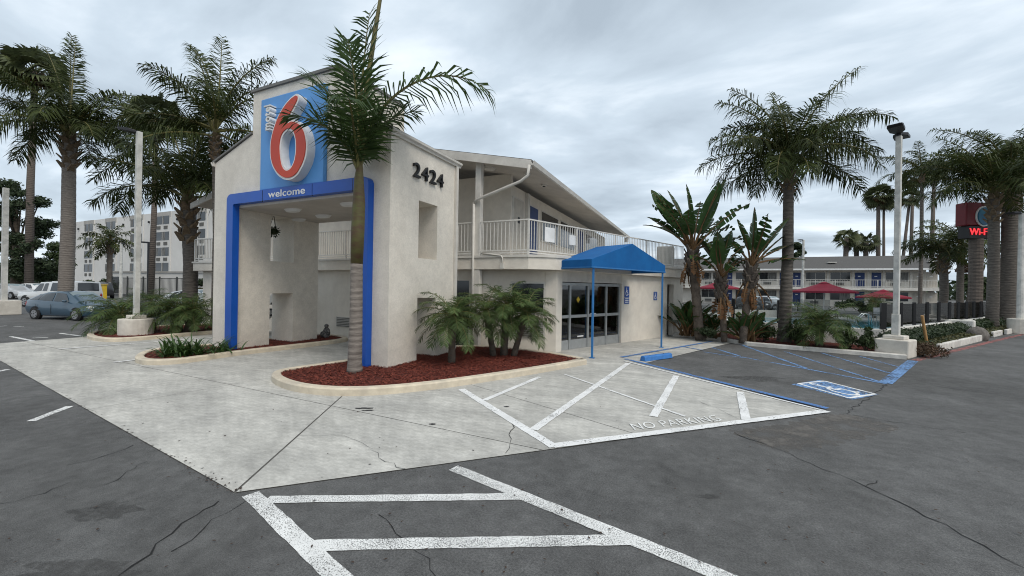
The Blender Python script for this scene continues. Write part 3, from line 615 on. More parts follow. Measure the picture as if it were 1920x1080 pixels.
# furniture inside
vm = thing('vending_machine', 'red topped vending machine inside the lobby behind the right glass', 'vending machine', lob(sD1-.2, -1.6, .02))
lbox(MB(), sD1-.9, sD1+.1, -2.0, -1.3, .02, 1.85).build('cabinet', 'black', vm); lbox(MB(), sD1-.85, sD1+.05, -1.298, -1.28, 1.45, 1.82).build('header', 'car_red', vm)
for k in range(4): lbox(MB(), sD1-.8, sD1-.2, -1.298, -1.285, .4+k*.24, .52+k*.24).build('product_row', 'pole_white' if k % 2 else 'orange', vm)
rk = thing('brochure_rack', 'dark brochure rack with pale leaflets inside the lobby', 'rack', lob(ss[2]+.5, -2.2, .02))
lbox(MB(), ss[2]+.1, ss[2]+1.0, -2.5, -2.2, .02, 1.7).build('shelf', 'dark_metal', rk)
for k in range(12): q = ss[2]+.14+(k % 4)*.21; lbox(MB(), q, q+.14, -2.198, -2.18, .5+(k//4)*.36, .7+(k//4)*.36).build('leaflet', ['ac', 'sign_blue', 'yellow', 'trim'][k*7 % 4], rk)
# slab / fascia of the upper walkway and terrace
ov = .2
F0 = Vector((-20.45, YR)); F1 = Vector((LOB.x-.55, YR)); F2 = LOB+LN*ov+LD*(-.25); F3 = LE+LN*ov+LD*.15; F4 = LE+LD*.15-LN*4.5
fas = [F0, F1, F2, F3, F4, Vector((-6, 21)), Vector((-20.45, 21))]
MB().prism(fas, ZS0, ZS1).build('walkway_slab', 'stucco_lobby', mot, bev=.01)
lip = inset(fas, -.035)
MB().prism(lip, ZS1+.001, ZS1+.07).build('slab_edge', 'trim', mot)
# upper floor walls
YU = 11.95; XS = onY(958, 370, YU).x
MB().box(-20.2, XS, YU, YU+.15, ZS1+.07, 5.6).build('wall', 'stucco_lobby', mot)
MB().box(XS-.15, XS-.001, YU+.15, YEND-.3, ZS1+.07, 5.25).build('wall', 'stucco_lobby', mot)
def sideopen(name, ua, ub, z0, z1, mt, fr='trim'):
    y0, y1 = onX(ua, 400, XS).y, onX(ub, 400, XS).y
    o = MB().box(XS, XS+.03, y0, y1, z0, z1).build(name, fr, mot); MB().box(XS+.03, XS+.045, y0+.06, y1-.06, z0+.06, z1-.05).build('panel' if 'door' in name else 'pane', mt, o); return o
zf = ZS1+.07
sideopen('door', 960, 981, zf+.01, zf+2.1, 'door_beige'); sideopen('door', 991, 1008, zf+.01, zf+2.1, 'door_blue'); sideopen('window', 1014, 1046, zf+.9, zf+2.1, 'window_dark'); sideopen('window', 1050, 1078, zf+.9, zf+2.1, 'window_dark'); sideopen('door', 1082, 1094, zf+.01, zf+2.1, 'door_blue'); sideopen('window', 1098, 1120, zf+.9, zf+2.1, 'window_dark')
yq = onX(966, 400, XS).y; MB().box(XS+.046, XS+.06, yq+.12, yq+.28, 4.05, 4.25).build('number_plate', 'black', mot)
yq = onX(984, 400, XS).y; MB().box(XS, XS+.12, yq, yq+.2, zf, 5.2).build('pilaster', 'trim', mot)
# roof with rake boards, soffit, gutter
sl = (RZ-EVZ)/(RX-EVX)
def rz(x): return EVZ+(x-EVX)*sl if x > RX else RZ-(RX-x)*(RZ-EVZ)/(RX-EVL)
MB().extr([(EVX, YR-.15, EVZ), (RX, YR-.15, RZ), (EVL, YR-.15, EVZ), (EVL, YR-.15, EVZ+.07), (RX, YR-.15, RZ+.07), (EVX, YR-.15, EVZ+.07)], (0, YEND-YR+.15, 0)).build('roof', 'shingle', mot)
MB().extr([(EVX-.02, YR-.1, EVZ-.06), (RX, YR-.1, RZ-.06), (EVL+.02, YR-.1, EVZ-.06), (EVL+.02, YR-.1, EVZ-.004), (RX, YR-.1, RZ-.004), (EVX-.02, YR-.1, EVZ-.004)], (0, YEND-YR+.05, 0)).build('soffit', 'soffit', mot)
for xe in (EVX, EVL):
    MB().extr([(xe, YR-.17, EVZ-.19), (RX, YR-.17, RZ-.19), (RX, YR-.17, RZ+.05), (xe, YR-.17, EVZ+.05)], (0, .05, 0)).build('rake_board', 'trim', mot)
b = MB(); b.extr([(EVX+.003, YR-.2, EVZ-.1), (EVX+.07, YR-.2, EVZ-.1), (EVX+.1, YR-.2, EVZ+.02), (EVX+.09, YR-.2, EVZ+.02), (EVX+.06, YR-.2, EVZ-.07), (EVX+.003, YR-.2, EVZ-.02)], (0, YEND-YR+.2, 0)); b.build('gutter', 'trim', mot)
MB().box(EVX-.25, EVX+.02, YEND-.02, YEND+.02, EVZ-.35, EVZ-.05).build('end_board', 'trim', mot)
# columns + downspouts
COL = g(893, 656)
MB().box(COL.x-.09, COL.x+.09, COL.y-.06, COL.y+.12, .0, rz(COL.x)-.07).build('column', 'trim', mot, bev=.01)
b = MB().tube([(COL.x-.1, COL.y-.1, .25), (COL.x-.1, COL.y-.1, 4.35)], .04, 10); b.build('downspout', 'trim', mot, smooth=True)
MB().tube([(COL.x-.1, COL.y-.1, .0), (COL.x-.1, COL.y-.1, .3)], .06, 10).build('pipe_boot', 'black', mot)
ec = Vector((EVX-.03, YR-.22, EVZ-.1)); MB().tube([(COL.x-.1, COL.y-.1, 4.32), (COL.x-.02, COL.y-.12, 4.42), ec+Vector((-.25, 0, -.42)), ec+Vector((-.04, 0, -.28)), ec], .04, 10).build('downspout', 'trim', mot, smooth=True)
for (u, v) in [(988, 352), (1020, 351)]:
    w_ = ray(u, v); t = 5.28
    p = onX(u, v, -4.8); b = MB(); b.tube([(p.x, p.y, rz(p.x)-.06), (p.x, p.y, rz(p.x)-.12)], [.11, .1], 14).build('lamp_rim', 'trim', mot); MB().ico((p.x, p.y, rz(p.x)-.12), .06, (1, 1, .5), 1).build('lamp', 'black', mot)
p = onY(918, 315, 11.2); b = MB().tube([(p.x, p.y, rz(p.x)-.06), (p.x, p.y, rz(p.x)-.14)], [.2, .17], 18).build('ceiling_lamp', 'trim', mot)
# conduit on the fascia
c0_, c1_ = onY(902, 475, YR-.03), onY(943, 479, YR-.03); MB().tube([(c0_.x, YR-.04, c0_.z), (c1_.x-.06, YR-.04, c1_.z), (c1_.x, YR-.05, c1_.z-.08), (c1_.x, YR-.05, c1_.z-.26)], .022, 8).build('conduit', 'trim', mot, smooth=True)
MB().box(c1_.x-.05, c1_.x+.05, YR-.1, YR-.003, c1_.z-.38, c1_.z-.22).build('conduit_box', 'trim', mot)
# vents / air conditioners on the ground floor
def grille(par, O, d, w, h, z, n, nl=6):
    P = [O, O+d*w]; b = MB(); b.prism([O, O+d*w, O+d*w+n*.05, O+n*.05], z, z+h); o = b.build('air_conditioner', 'ac', par, bev=.008)
    for k in range(nl):
        zz = z+h*(k+.6)/(nl+.4); q0_ = O+n*.052+d*.05; q1_ = O+n*.052+d*(w-.05); MB().bar((*q0_, zz), (*q1_, zz), .02, h/(nl*2.4)).build('slat', 'ac_dark', o)
grille(mot, Vector((onY(632, 600, YW).x, YW)), Vector((1, 0)), .95, .36, .36, Vector((0, -1)))
q = V2(online(957, a_, dd)); grille(mot, q, dd, 1.05, .5, .42, -nn, 8)
p0_ = V2(online(862, Vector((-7, YW)), Vector((1, 0)))); MB().box(p0_.x-.1, p0_.x+.36, YW-.02, YW-.003, .05, 2.05).build('doorway', 'window_dark', mot); MB().box(p0_.x+.36, p0_.x+.44, YW-.04, YW-.003, .0, 2.1).build('door_frame', 'trim', mot)
MB().box(p0_.x-.08, p0_.x+.32, YW-.04, YW-.021, 1.0, 1.06).build('door_rail', 'trim', mot)
o = MB().prism([q+nn*-.02, q+dd*1.05+nn*-.02, q+dd*1.05+nn*-.004, q+nn*-.004], 1.1, 2.05).build('window', 'trim', mot); MB().prism([q+dd*.06+nn*-.03, q+dd*.99+nn*-.03, q+dd*.99+nn*-.021, q+dd*.06+nn*-.021], 1.16, 1.99).build('pane', 'window_dark', o)
# railing: posts, rails and every baluster
def railing(path, label, z0=ZS1+.07, h=.98, step=.112, posts=2.2):
    r = thing('railing', label, 'railing', (*path[0], z0)); bal = None
    for a, b in zip(path[:-1], path[1:]):
        L = (b-a).length; d = (b-a)/L
        for zz, ww in ((h, .045), (.13, .03), (.06, .03)): MB().bar((*a, z0+zz), (*b, z0+zz), ww, .035).build('rail', 'rail', r)
        k = int(L/step)
        for i in range(k+1):
            p = a+d*(L*i/k); pp = (i % max(1, int(posts/step)) == 0)
            if pp: MB().bar((*p, z0-.25), (*p, z0+h), .05).build('post', 'rail', r)
            else:
                if bal is None: bm_ = MB().bar((0, 0, .14), (0, 0, h-.02), .018).build('baluster', 'rail', r, local=True); bal = bm_.data; o_ = bm_
                else: o_ = link('baluster', bal, r)
                o_.location = (p.x-path[0].x, p.y-path[0].y, 0)
    return r
RLo = .02
RP = [Vector((COL.x+.08, YR+.03)), F1+Vector((0, .03)), F2+LD*.2-LN*.03, F3-LN*.03-LD*.03]
rl_end = V2(g(1282, 463, ZS1+.07+.98))
railing([RP[0], F1+Vector((-.02, .03)), rl_end], 'white railing of closely set balusters along the terrace above the lobby')
railing([Vector((-15.5, YR+.03)), Vector((COL.x-.1, YR+.03))], 'white upper walkway railing seen through the portico opening')
railing([Vector((-20.35, YR+.03)), Vector((-15.6, YR+.03))], 'white upper walkway railing left of the portico')
for i, (u0, u1, v0, v1) in enumerate([(1018, 1031, 427, 453), (1064, 1072, 444, 464)]):
    P = V2(online(u0, F1, (rl_end-F1).normalized())); D_ = (rl_end-F1).normalized(); Q = P+D_*(.42 if i == 0 else .3); n_ = Vector((D_.y, -D_.x))*.03
    tag(MB().prism([P+n_, Q+n_, Q+n_*1.5, P+n_*1.5], 3.2, 3.62 if i == 0 else 3.5).build('notice_board', 'sign_white', None, bev=.004), ['white notice panel hung on the terrace railing beside the roof corner', 'narrow white notice panel on the terrace railing behind the awning'][i], 'notice')
P = rl_end+LD*-.4; tag(MB().box(-.35, .35, -.3, .3, 0, .95, Matrix.Translation((P.x-.55, P.y-.1, ZS1+.08))).build('storage_bin', 'ac', None, bev=.05), 'grey box standing on the terrace at the railing end', 'box')

# ------------------------------------------------------------ awning
aw = thing('entrance_awning', 'blue canvas gabled awning on two slim posts over the lobby doors', 'awning', lob(along(1110), 1.0, 0))
pL, pR = g(1110, 672), g(1240, 652); AD = (V2(pR)-V2(pL)).normalized(); AN = Vector((AD.y, -AD.x))
dw = (V2(pL)-LOB).dot(LN)-.02
zb = hz(pL, 1113, 503); zv = hz(pL, 1113, 486); pm = (pL+pR)/2; za = hz(pm, 1190, 457)
A0 = V2(pL)-AD*.12+AN*.04; A1 = V2(pR)+AD*.1+AN*.04; B0 = A0-AN*(dw-.05); B1 = A1-AN*((V2(pR)-LOB).dot(LN)); AM = (A0+A1)/2; BM = (B0+B1)/2
t3 = lambda p, z: Vector((p.x, p.y, z))
b = MB(); b.add([t3(A0, zb), t3(A1, zb), t3(A1, zv), t3(AM, za), t3(A0, zv), t3(B0, zb), t3(B1, zb), t3(B1, zv), t3(BM, za), t3(B0, zv)],
    [(0, 1, 2, 3, 4), (0, 4, 9, 5), (1, 6, 7, 2), (4, 3, 8, 9), (3, 2, 7, 8)])
cn = b.build('canopy', 'awning', aw, bev=.01)
so_ = cn.modifiers.new('s', 'SOLIDIFY'); so_.thickness = .012
for p in (pL, pR): MB().bar(p, (p.x, p.y, zb+.05), .055).build('post', 'post_blue', aw, bev=.006); MB().box(p.x-.07, p.x+.07, p.y-.07, p.y+.07, .0105, .02).build('base_plate', 'post_blue', aw)
fr_ = MB()
for a, c_ in ((A0, B0), (A1, B1)): fr_.bar(t3(a, zb+.03), t3(c_, zb+.03), .035)
fr_.bar(t3(A0, zb+.03), t3(A1, zb+.03), .035); fr_.bar(t3(B0, zb+.03), t3(B1, zb+.03), .035); fr_.bar(t3(AM, za-.03), t3(BM, za-.03), .03); fr_.build('frame', 'post_blue', aw)
# wheelchair placards
def placard(u, v0, v1, w, label, bits):
    s_ = along(u); P = Vector((*(LOB+LD*s_), 0)); z0, z1 = hz(P, u, v1), hz(P, u, v0)
    r = thing('access_sign', label, 'sign', lob(s_, .01, z0))
    o = lbox(MB(), s_-w/2, s_+w/2, .003, .012, z1-w*1.25, z1).build('plate', 'placard_blue', r)
    k = isa(.11); mapped(k.v, k.f, lob(s_-w*.42, .0135, z1-w*1.1), Vector((LD.x, LD.y, 0))*w*.85, Vector((0, 0, w)), Vector((LN.x, LN.y, 0))*.02).build('wheelchair_mark', 'sign_white', o)
    if bits:
        zz = z1-w*1.3; lbox(MB(), s_-w/2, s_+w/2, .003, .012, zz-.22, zz).build('plate', 'placard_blue', r); lbox(MB(), s_-w/2, s_+w/2, .003, .012, z0, zz-.23).build('plate', 'placard_blue', r)
        for k in range(3): lbox(MB(), s_-w*.35, s_+w*.35, .0125, .014, z0+.05+k*.06, z0+.08+k*.06).build('text_line', 'sign_white', r)
placard(1175, 537, 570, .3, 'stack of blue accessible parking placards beside the glass doors', True)
placard(1228.5, 547, 562, .26, 'single blue wheelchair placard on the wall left of the service door', False)
# wheel stop
w0, w1_ = V2(g(1205, 678)), V2(g(1256, 671)); d_ = (w1_-w0); L_ = d_.length; d_ /= L_; n_ = Vector((-d_.y, d_.x))
ws = thing('wheel_stop', 'blue painted concrete wheel stop at the accessible bay', 'wheel stop', (*w0, .012)); b = MB(); pr = [(-.09, 0), (-.07, .1), (-.045, .13), (.045, .13), (.07, .1), (.09, 0)]
b.extr([(w0.x+n_.x*x, w0.y+n_.y*x, .012+z) for x, z in pr], (d_.x*L_, d_.y*L_, 0)); b.build('bumper', 'stop_blue', ws, bev=.012)
for k in (.25, .75): p = w0+d_*L_*k; MB().tube([(p.x, p.y, .14), (p.x, p.y, .147)], .018, 8).build('bolt', 'dark_metal', ws)

# ------------------------------------------------------------ low pool wall, glass fence, pool
WS = V2(g(1655, 650, .1)); WE = V2(g(1420, 631, .1)); WD = (WE-WS).normalized(); WN = Vector((-WD.y, WD.x)); zw = hz(Vector((*WS, 0)), 1655, 618)
if WN.dot(WS) < 0: WN = -WN                                       # away from the camera
WL_ = 13.5
wl = thing('pool_wall', 'low white stucco wall between the planting bed and the pool', 'wall', (*WS, 0)); WQ = WS+WD*WL_
MB().prism([WS, WQ, WQ+WN*.22, WS+WN*.22], 0, zw).build('wall', 'pool_wall', wl, bev=.03)
RS = V2(g(1716, 672)); RE = V2(g(1900, 625)); RD = (RE-RS).normalized(); RN = Vector((-RD.y, RD.x))
if RN.dot(RT.xy) > 0: RN = -RN
S2 = WS+WN*.22; zr0 = zw
rw = thing('street_wall', 'low white wall under the fence along the driveway', 'wall', (*S2, 0)); S3 = S2+RD*34
MB().prism([S2+RD*.01, S3, S3+RN*.2, S2+RD*.01+RN*.2], 0, zw-.02).build('wall', 'pool_wall', rw, bev=.02)
fe = thing('pool_fence', 'tinted glass pool fence with thick black posts on the low walls', 'fence', (*S2, zw))
zft = 1.5
b0 = None
def fpost(p, w=.1):
    o = MB().box(-w/2, w/2, -w/2, w/2, 0, zft-zw+.05).build('post', 'black', fe, local=True); o.location = (p.x-S2.x, p.y-S2.y, 0.0)
cols_ = [1690, 1714.5, 1739, 1761, 1781, 1797.5, 1812.5, 1826.5, 1840, 1853, 1867, 1878, 1895, 1905, 1915]
pp_ = [V2(online(u, S2+RN*.1, RD)) for u in cols_]; pp_ = [WS+WN*.1]+pp_
for a, b in zip(pp_[:-1], pp_[1:]):
    fpost(a, .14 if a is pp_[0] else .085); d = (b-a).normalized(); MB().prism([a+d*.06, b-d*.06, b-d*.06+RN*.012, a+d*.06+RN*.012], zw+.05, zft).build('pane', 'fence_glass', fe)
fpost(pp_[-1])
q = [V2(online(u, WS+WN*.1, WD)) for u in (1561, 1461, 1375, 1300)]; q = [pp_[0]]+q
for a, b in zip(q[:-1], q[1:]):
    if b is not q[1]: fpost(b, .12)
    d = (b-a).normalized(); MB().prism([a+d*.06, b-d*.06, b-d*.06+WN*.012, a+d*.06+WN*.012], zw+.05, zft-.25).build('pane', 'fence_glass', fe)
# pool deck, water, coping
def dpt(u, d): p = at(u, 550, d); return V2(p)
pool = [dpt(1370, 21), dpt(1700, 20.5), dpt(1665, 27), dpt(1380, 29)]
struct(MB().flat([dpt(1240, 19), dpt(1690, 13.5), dpt(1720, 33), dpt(1250, 36)], .006).build('pool_deck', 'deck'))
pw = struct(MB().flat(pool, .03).build('pool', 'water'))
n_ = inset(pool, -.35); b = MB(); k = 4; b.add([(*p, .08) for p in pool]+[(*p, .08) for p in n_]+[(*p, .0) for p in pool]+[(*p, 0.0) for p in n_], [(i, (i+1) % 4, 4+(i+1) % 4, 4+i) for i in range(4)]+[(i, (i+1) % 4, 8+(i+1) % 4, 8+i) for i in range(4)]+[(4+i, 4+(i+1) % 4, 12+(i+1) % 4, 12+i) for i in range(4)]); b.build('pool_coping', 'pool_wall', pw)
fwl = thing('far_pool_wall', 'low white wall with dark glass behind the pool', 'wall', (*dpt(1385, 30.5), 0)); a, c_ = dpt(1372, 30.8), dpt(1560, 29.5); n2_ = Vector((-(c_-a).y, (c_-a).x)).normalized()*.2
MB().prism([a, c_, c_+n2_, a+n2_], 0, .5).build('wall', 'pool_wall', fwl)
for k in range(6):
    p, r_ = a+(c_-a)*(k/6+.01), a+(c_-a)*((k+1)/6-.01); MB().prism([p+n2_*.4, r_+n2_*.4, r_+n2_*.5, p+n2_*.5], .52, 1.35).build('pane', 'fence_glass', fwl); MB().box(-.03, .03, -.03, .03, .5, 1.37, Matrix.Translation((*(p-n2_.orthogonal().normalized()*0+n2_*.45), 0))).build('post', 'black', fwl)
for i, (u, d, lb) in enumerate([(1625, 22.5, 'shiny steel pool ladder rails near the right light pole'), (1415, 23, 'shiny steel pool ladder rails near the bird of paradise plants')]):
    r = thing('pool_ladder', lb, 'ladder', (*dpt(u, d), .03)); c = r.location
    for s_ in (-.25, .25):
        o = Vector((rt0.x*s_*.6+fw.x*s_, rt0.y*s_*.6+fw.y*s_, 0)); x = -rt0 if i == 0 else rt0
        MB().tube([c+o+x*.75+Vector((0, 0, -.02)), c+o+x*.45+Vector((0, 0, .45)), c+o+x*.2+Vector((0, 0, .7)), c+o+Vector((0, 0, .72)), c+o-x*.2+Vector((0, 0, .6)), c+o-x*.25+Vector((0, 0, .05))], .028, 8).build('handrail', 'steel', r, smooth=True)
    for k in range(2): MB().bar(c+Vector((rt0.x*-.15+fw.x*-.25, rt0.y*-.15+fw.y*-.25, .12+k*.15)), c+Vector((rt0.x*.15+fw.x*.25, rt0.y*.15+fw.y*.25, .12+k*.15)), .05, .03).build('tread', 'steel', r)
def umbrella(u, d, w, zt, label):
    p = dpt(u, d); r = thing('patio_umbrella', label, 'umbrella', (*p, 0), group='burgundy umbrellas by the pool'); n = 8; c = Vector((*p, 0)); ze = zt-.52*w/3.6
    MB().tube([c, c+Vector((0, 0, zt+.05))], .03, 8).build('pole', 'trim', r); MB().tube([c, c+Vector((0, 0, .1))], [.3, .25], 14).build('base', 'dark_metal', r)
    for i in range(n):
        a0, a1 = 6.283*i/n, 6.283*(i+1)/n; e = lambda a, f, z: c+Vector((math.cos(a)*w/2*f, math.sin(a)*w/2*f, z))
        zm_ = ze+(zt-ze)*.42; b = MB(); b.add([e(a0, 1, ze), e(a1, 1, ze), e(a1, .55, zm_), e(a0, .55, zm_), e(a1, .14, zt-.02), e(a0, .14, zt-.02), e(a0, 1, ze-.12), e(a1, 1, ze-.12)], [(0, 1, 2, 3), (3, 2, 4, 5), (0, 1, 7, 6)]); b.build('panel', 'burgundy', r)
    b = MB(); b.add([c+Vector((0, 0, zt+.12))]+[c+Vector((math.cos(6.283*i/n)*w*.1, math.sin(6.283*i/n)*w*.1, zt-.02)) for i in range(n)], [(0, 1+i, 1+(i+1) % n) for i in range(n)]); b.build('cap', 'burgundy', r)
umbrella(1545, 28, 3.85, hz(Vector((*dpt(1545, 28), 0)), 1545, 531), 'burgundy patio umbrella by the pool right of the queen palm trunk')
umbrella(1346, 38, 3.7, hz(Vector((*dpt(1346, 38), 0)), 1346, 529), 'burgundy patio umbrella behind the bird of paradise plants')
umbrella(1656, 36, 3.9, hz(Vector((*dpt(1656, 36), 0)), 1656, 545), 'burgundy patio umbrella partly hidden by the white light pole')
def chair(u, d, label):
    p = dpt(u, d); r = thing('patio_chair', label, 'chair', (*p, 0), group='pool chairs'); c = Vector((*p, 0)); 
    MB().box(-.25, .25, -.25, .25, .42, .45, Matrix.Translation(c)).build('seat', 'steel', r); MB().box(-.25, .25, .22, .25, .5, .95, Matrix.Translation(c)).build('backrest', 'steel', r)
    for x in (-.23, .23):
        for y in (-.23, .23): MB().tube([c+Vector((x, y, 0)), c+Vector((x, y, .42))], .015, 6).build('leg', 'steel', r)
chair(1650, 26.5, 'pale metal chair on the pool deck beside the black corner post'); chair(1520, 30.5, 'pale metal chair beyond the pool left of the umbrella'); chair(1360, 30.8, 'pale metal chair beyond the pool behind the bird of paradise')

# ------------------------------------------------------------ back motel wing
zE2 = 5.3; pE = g(1772, 503, zE2); Y2 = pE.y; bm0 = onY(1290, 503, Y2).x; bm1 = pE.x
bw_ = thing('motel_wing', 'long two storey motel wing with grey roof and blue doors beyond the pool', 'building', (bm0, Y2, 0))
MB().box(bm0-4, bm1-1.2, Y2+1.6, Y2+9, 0, 5.2).build('wall', 'stucco_lobby', bw_)
MB().box(bm0-4, bm1, Y2+.05, Y2+1.6, 2.35, 2.72).build('walkway_slab', 'trim', bw_)
rz_ = onY(1600, 480.5, Y2+6).z
MB().extr([(bm0-4, Y2-.1, zE2), (bm0-4, Y2+6, rz_), (bm0-4, Y2+12, zE2), (bm0-4, Y2+12, zE2-.1), (bm0-4, Y2+6, rz_-.15), (bm0-4, Y2-.1, zE2-.12)], (bm1-bm0+4.4, 0, 0)).build('roof', 'shingle', bw_)
MB().box(bm0-4, bm1+.4, Y2-.14, Y2-.101, zE2-.2, zE2+.03).build('fascia', 'sign_white', bw_)
YF2 = Y2+1.6
def uX(u): return onY(u, 520, YF2).x
def bdoor(u0, u1, z0, mt='door_blue'):
    o = MB().box(uX(u0)-.05, uX(u1)+.05, YF2-.04, YF2-.003, z0, z0+2.15).build('door', 'trim', bw_); MB().box(uX(u0), uX(u1), YF2-.06, YF2-.041, z0+.02, z0+2.08).build('panel', mt, o); MB().box(uX(u0)+.3, uX(u0)+.6, YF2-.07, YF2-.061, z0+1.5, z0+1.62).build('number_plate', 'sign_white', o)
def bwin(u0, u1, z0):
    x0, x1 = uX(u0), uX(u1); o = MB().box(x0-.06, x1+.06, YF2-.04, YF2-.003, z0+.85, z0+2.15).build('window', 'trim', bw_); xm = (x0+x1)/2
    MB().box(x0, xm-.02, YF2-.05, YF2-.041, z0+.9, z0+2.1).build('pane', 'window_dark', o); MB().box(xm+.02, x1, YF2-.05, YF2-.041, z0+.9, z0+2.1).build('pane', 'curtain' if rnd.random() < .5 else 'window_dark', o)
    a0 = x0+(x1-x0)*.2; o = MB().box(a0, a0+1.1, YF2-.2, YF2-.003, z0+.25, z0+.7).build('air_conditioner', 'ac', bw_); MB().box(a0+.08, a0+1.02, YF2-.215, YF2-.201, z0+.3, z0+.64).build('grille', 'ac_dark', o)
for z0 in (2.73, .02):
    for u0, u1 in [(1487, 1501), (1603, 1621), (1634, 1652), (1462, 1472), (1347, 1358), (1362, 1373), (1300, 1312)]: bdoor(u0, u1, z0)
    for u0, u1 in [(1511, 1547), (1557, 1594), (1661, 1703), (1424, 1456), (1380, 1414), (1316, 1343)]: bwin(u0, u1, z0)
    for u0, u1 in [(1713, 1733), (1737, 1757)]: bdoor(u0, u1, z0, 'door_beige')
for u in (1335, 1419, 1480, 1506, 1552, 1599, 1628, 1657, 1708, 1768): x = uX(u); MB().box(x-.12, x+.12, YF2-.1, YF2-.004, 2.73, 5.15).build('pilaster', 'trim', bw_)
x = bm1-.2; MB().box(x-.1, x+.1, Y2+.15, Y2+.35, 0, 5.1).build('column', 'trim', bw_)
rl2 = thing('railing', 'thin white railing along the upper walkway of the far motel wing', 'railing', (bm0-4, Y2+.1, 2.72))
for zz in (3.75, 2.85): MB().bar((bm0-4, Y2+.1, zz), (bm1, Y2+.1, zz), .05).build('rail', 'rail', rl2)
bal = None; k = int((bm1-bm0+4)/.28)
for i in range(min(k, 290)):
    if bal is None: o_ = MB().bar((0, 0, .12), (0, 0, 1.03), .02).build('baluster', 'rail', rl2, local=True); bal = o_.data
    else: o_ = link('baluster', bal, rl2)
    o_.location = (i*.28, 0, 0)
for i in range(0, int((bm1-bm0+4)/2.3)+1): o_ = MB().bar((0, 0, .0), (0, 0, 1.05), .06).build('post', 'rail', rl2, local=True); o_.location = (i*2.3, 0, 0)
for u in (1560, 1750): p = onY(u, 492, Y2+2.2); MB().box(p.x-.5, p.x+.5, Y2+2, Y2+2.6, rz_-(rz_-zE2)*.55, rz_-(rz_-zE2)*.55+.12).build('roof_vent', 'trim', bw_)

# ------------------------------------------------------------ far white hotel on the left
ZH = 15.5; hA, hB = V2(g(137, 417, ZH)), V2(g(392, 388, ZH)); hD = (hB-hA).normalized(); hN = Vector((hD.y, -hD.x))
if hN.dot(hA) > 0: hN = -hN
hot = thing('white_hotel', 'white five storey hotel with paired windows beyond the parking lot', 'building', (*hA, 0)); HL = (hB-hA).length+14
hp = [hA-hD*.5, hA+hD*HL, hA+hD*HL-hN*16, hA-hD*.5-hN*16]
MB().prism(hp, 0, ZH).build('wall', 'hotel', hot)
pe = V2(g(137, 401, ZH+3.2)); MB().prism([hA-hN*8-hD*4, hA-hN*8+hD*14, hA-hN*15+hD*14, hA-hN*15-hD*4], ZH, ZH+1.6).build('penthouse', 'hotel', hot)
def hs(u): return (V2(online(u, hA, hD, 450))-hA).dot(hD)
rows = [(406, 421), (435.5, 451), (464.5, 480), (493, 509)]; uref = 300; pref = Vector((*(hA+hD*hs(uref)), 0)); zr_ = [(hz(pref, uref, b), hz(pref, uref, a)) for a, b in rows]
for cu in [(131.5, 138), (160, 175), (200, 217), (246, 267), (293, 318), (358, 386)]:
    s0, s1 = hs(cu[0]), hs(cu[1]); sm_ = (s0+s1)/2
    MB().prism([hA+hD*(s0-.5)+hN*.001, hA+hD*(s1+.5)+hN*.001, hA+hD*(s1+.5)+hN*.12, hA+hD*(s0-.5)+hN*.12], ZH-14.9, ZH-.002).build('bay', 'hotel', hot)
    MB().prism([hA+hD*(s0-.5)+hN*.121, hA+hD*(s1+.5)+hN*.121, hA+hD*(s1+.5)+hN*.14, hA+hD*(s0-.5)+hN*.14], ZH-1.1, ZH-.003).build('bay_cap', 'hotel_band', hot)
    for z0, z1 in zr_:
        for a, b in ((s0, sm_-.12), (sm_+.12, s1)):
            o = MB().prism([hA+hD*a+hN*.121, hA+hD*b+hN*.121, hA+hD*b+hN*.16, hA+hD*a+hN*.16], z0, z1).build('window', 'window_dark', hot)
            c = a+(b-a)*rnd.uniform(.15, .5); MB().prism([hA+hD*a+hN*.161, hA+hD*c+hN*.161, hA+hD*c+hN*.17, hA+hD*a+hN*.17], z0+.08, z1-.06).build('curtain', 'curtain', o)
            w_ = (b-a)*.22; o = MB().prism([hA+hD*(a+w_)+hN*.121, hA+hD*(b-w_)+hN*.121, hA+hD*(b-w_)+hN*.2, hA+hD*(a+w_)+hN*.2], z0-.95, z0-.35).build('air_conditioner', 'ac_dark', hot)
for u in (148, 188, 232, 280, 333): p = hA+hD*hs(u); MB().box(-.12, .12, -.12, .12, ZH-1.9, ZH-1.5, Matrix.Translation((*(p+hN*.15), 0))).build('flood_lamp', 'black', hot)
anx = V2(at(206, 530, 62)); anb = V2(at(400, 530, 55)); ad = (anb-anx).normalized(); an_ = Vector((-ad.y, ad.x))*6
ax = thing('annex_building', 'low white flat roofed annex in front of the white hotel', 'building', (*anx, 0)); zt = hz(Vector((*anx, 0)), 206, 511)
MB().prism([anx, anb, anb+an_, anx+an_], 0, zt).build('wall', 'hotel', ax); MB().prism([anx-an_*.02, anb-an_*.02, anb+an_, anx+an_], zt+.001, zt+.22).build('coping', 'hotel_band', ax)
MB().prism([anx+ad*.8-an_*.01, anx+ad*2.4-an_*.01, anx+ad*2.4-an_*.002, anx+ad*.8-an_*.002], .1, 2.6).build('doorway', 'window_dark', ax)
mf = thing('metal_fence', 'dark thin metal fence in front of the low annex', 'fence', (*V2(at(210, 560, 48)), 0)); fa, fb = V2(at(210, 560, 50)), V2(at(400, 560, 44)); fd = fb-fa
for zz in (2.3, .2): MB().bar((*fa, zz), (*fb, zz), .06).build('rail', 'fencegreen', mf)
bal = None
for i in range(90):
    p = fa+fd*i/89
    if bal is None: o_ = MB().bar((0, 0, 0), (0, 0, 2.35), .03).build('picket', 'fencegreen', mf, local=True); bal = o_.data
    else: o_ = link('picket', bal, mf)
    o_.location = (p.x-mf.location.x, p.y-mf.location.y, 0)
for i in range(7): p = fa+fd*i/6; o_ = MB().bar((*p, 0), (*p, 2.5), .12).build('post', 'fencegreen', mf)

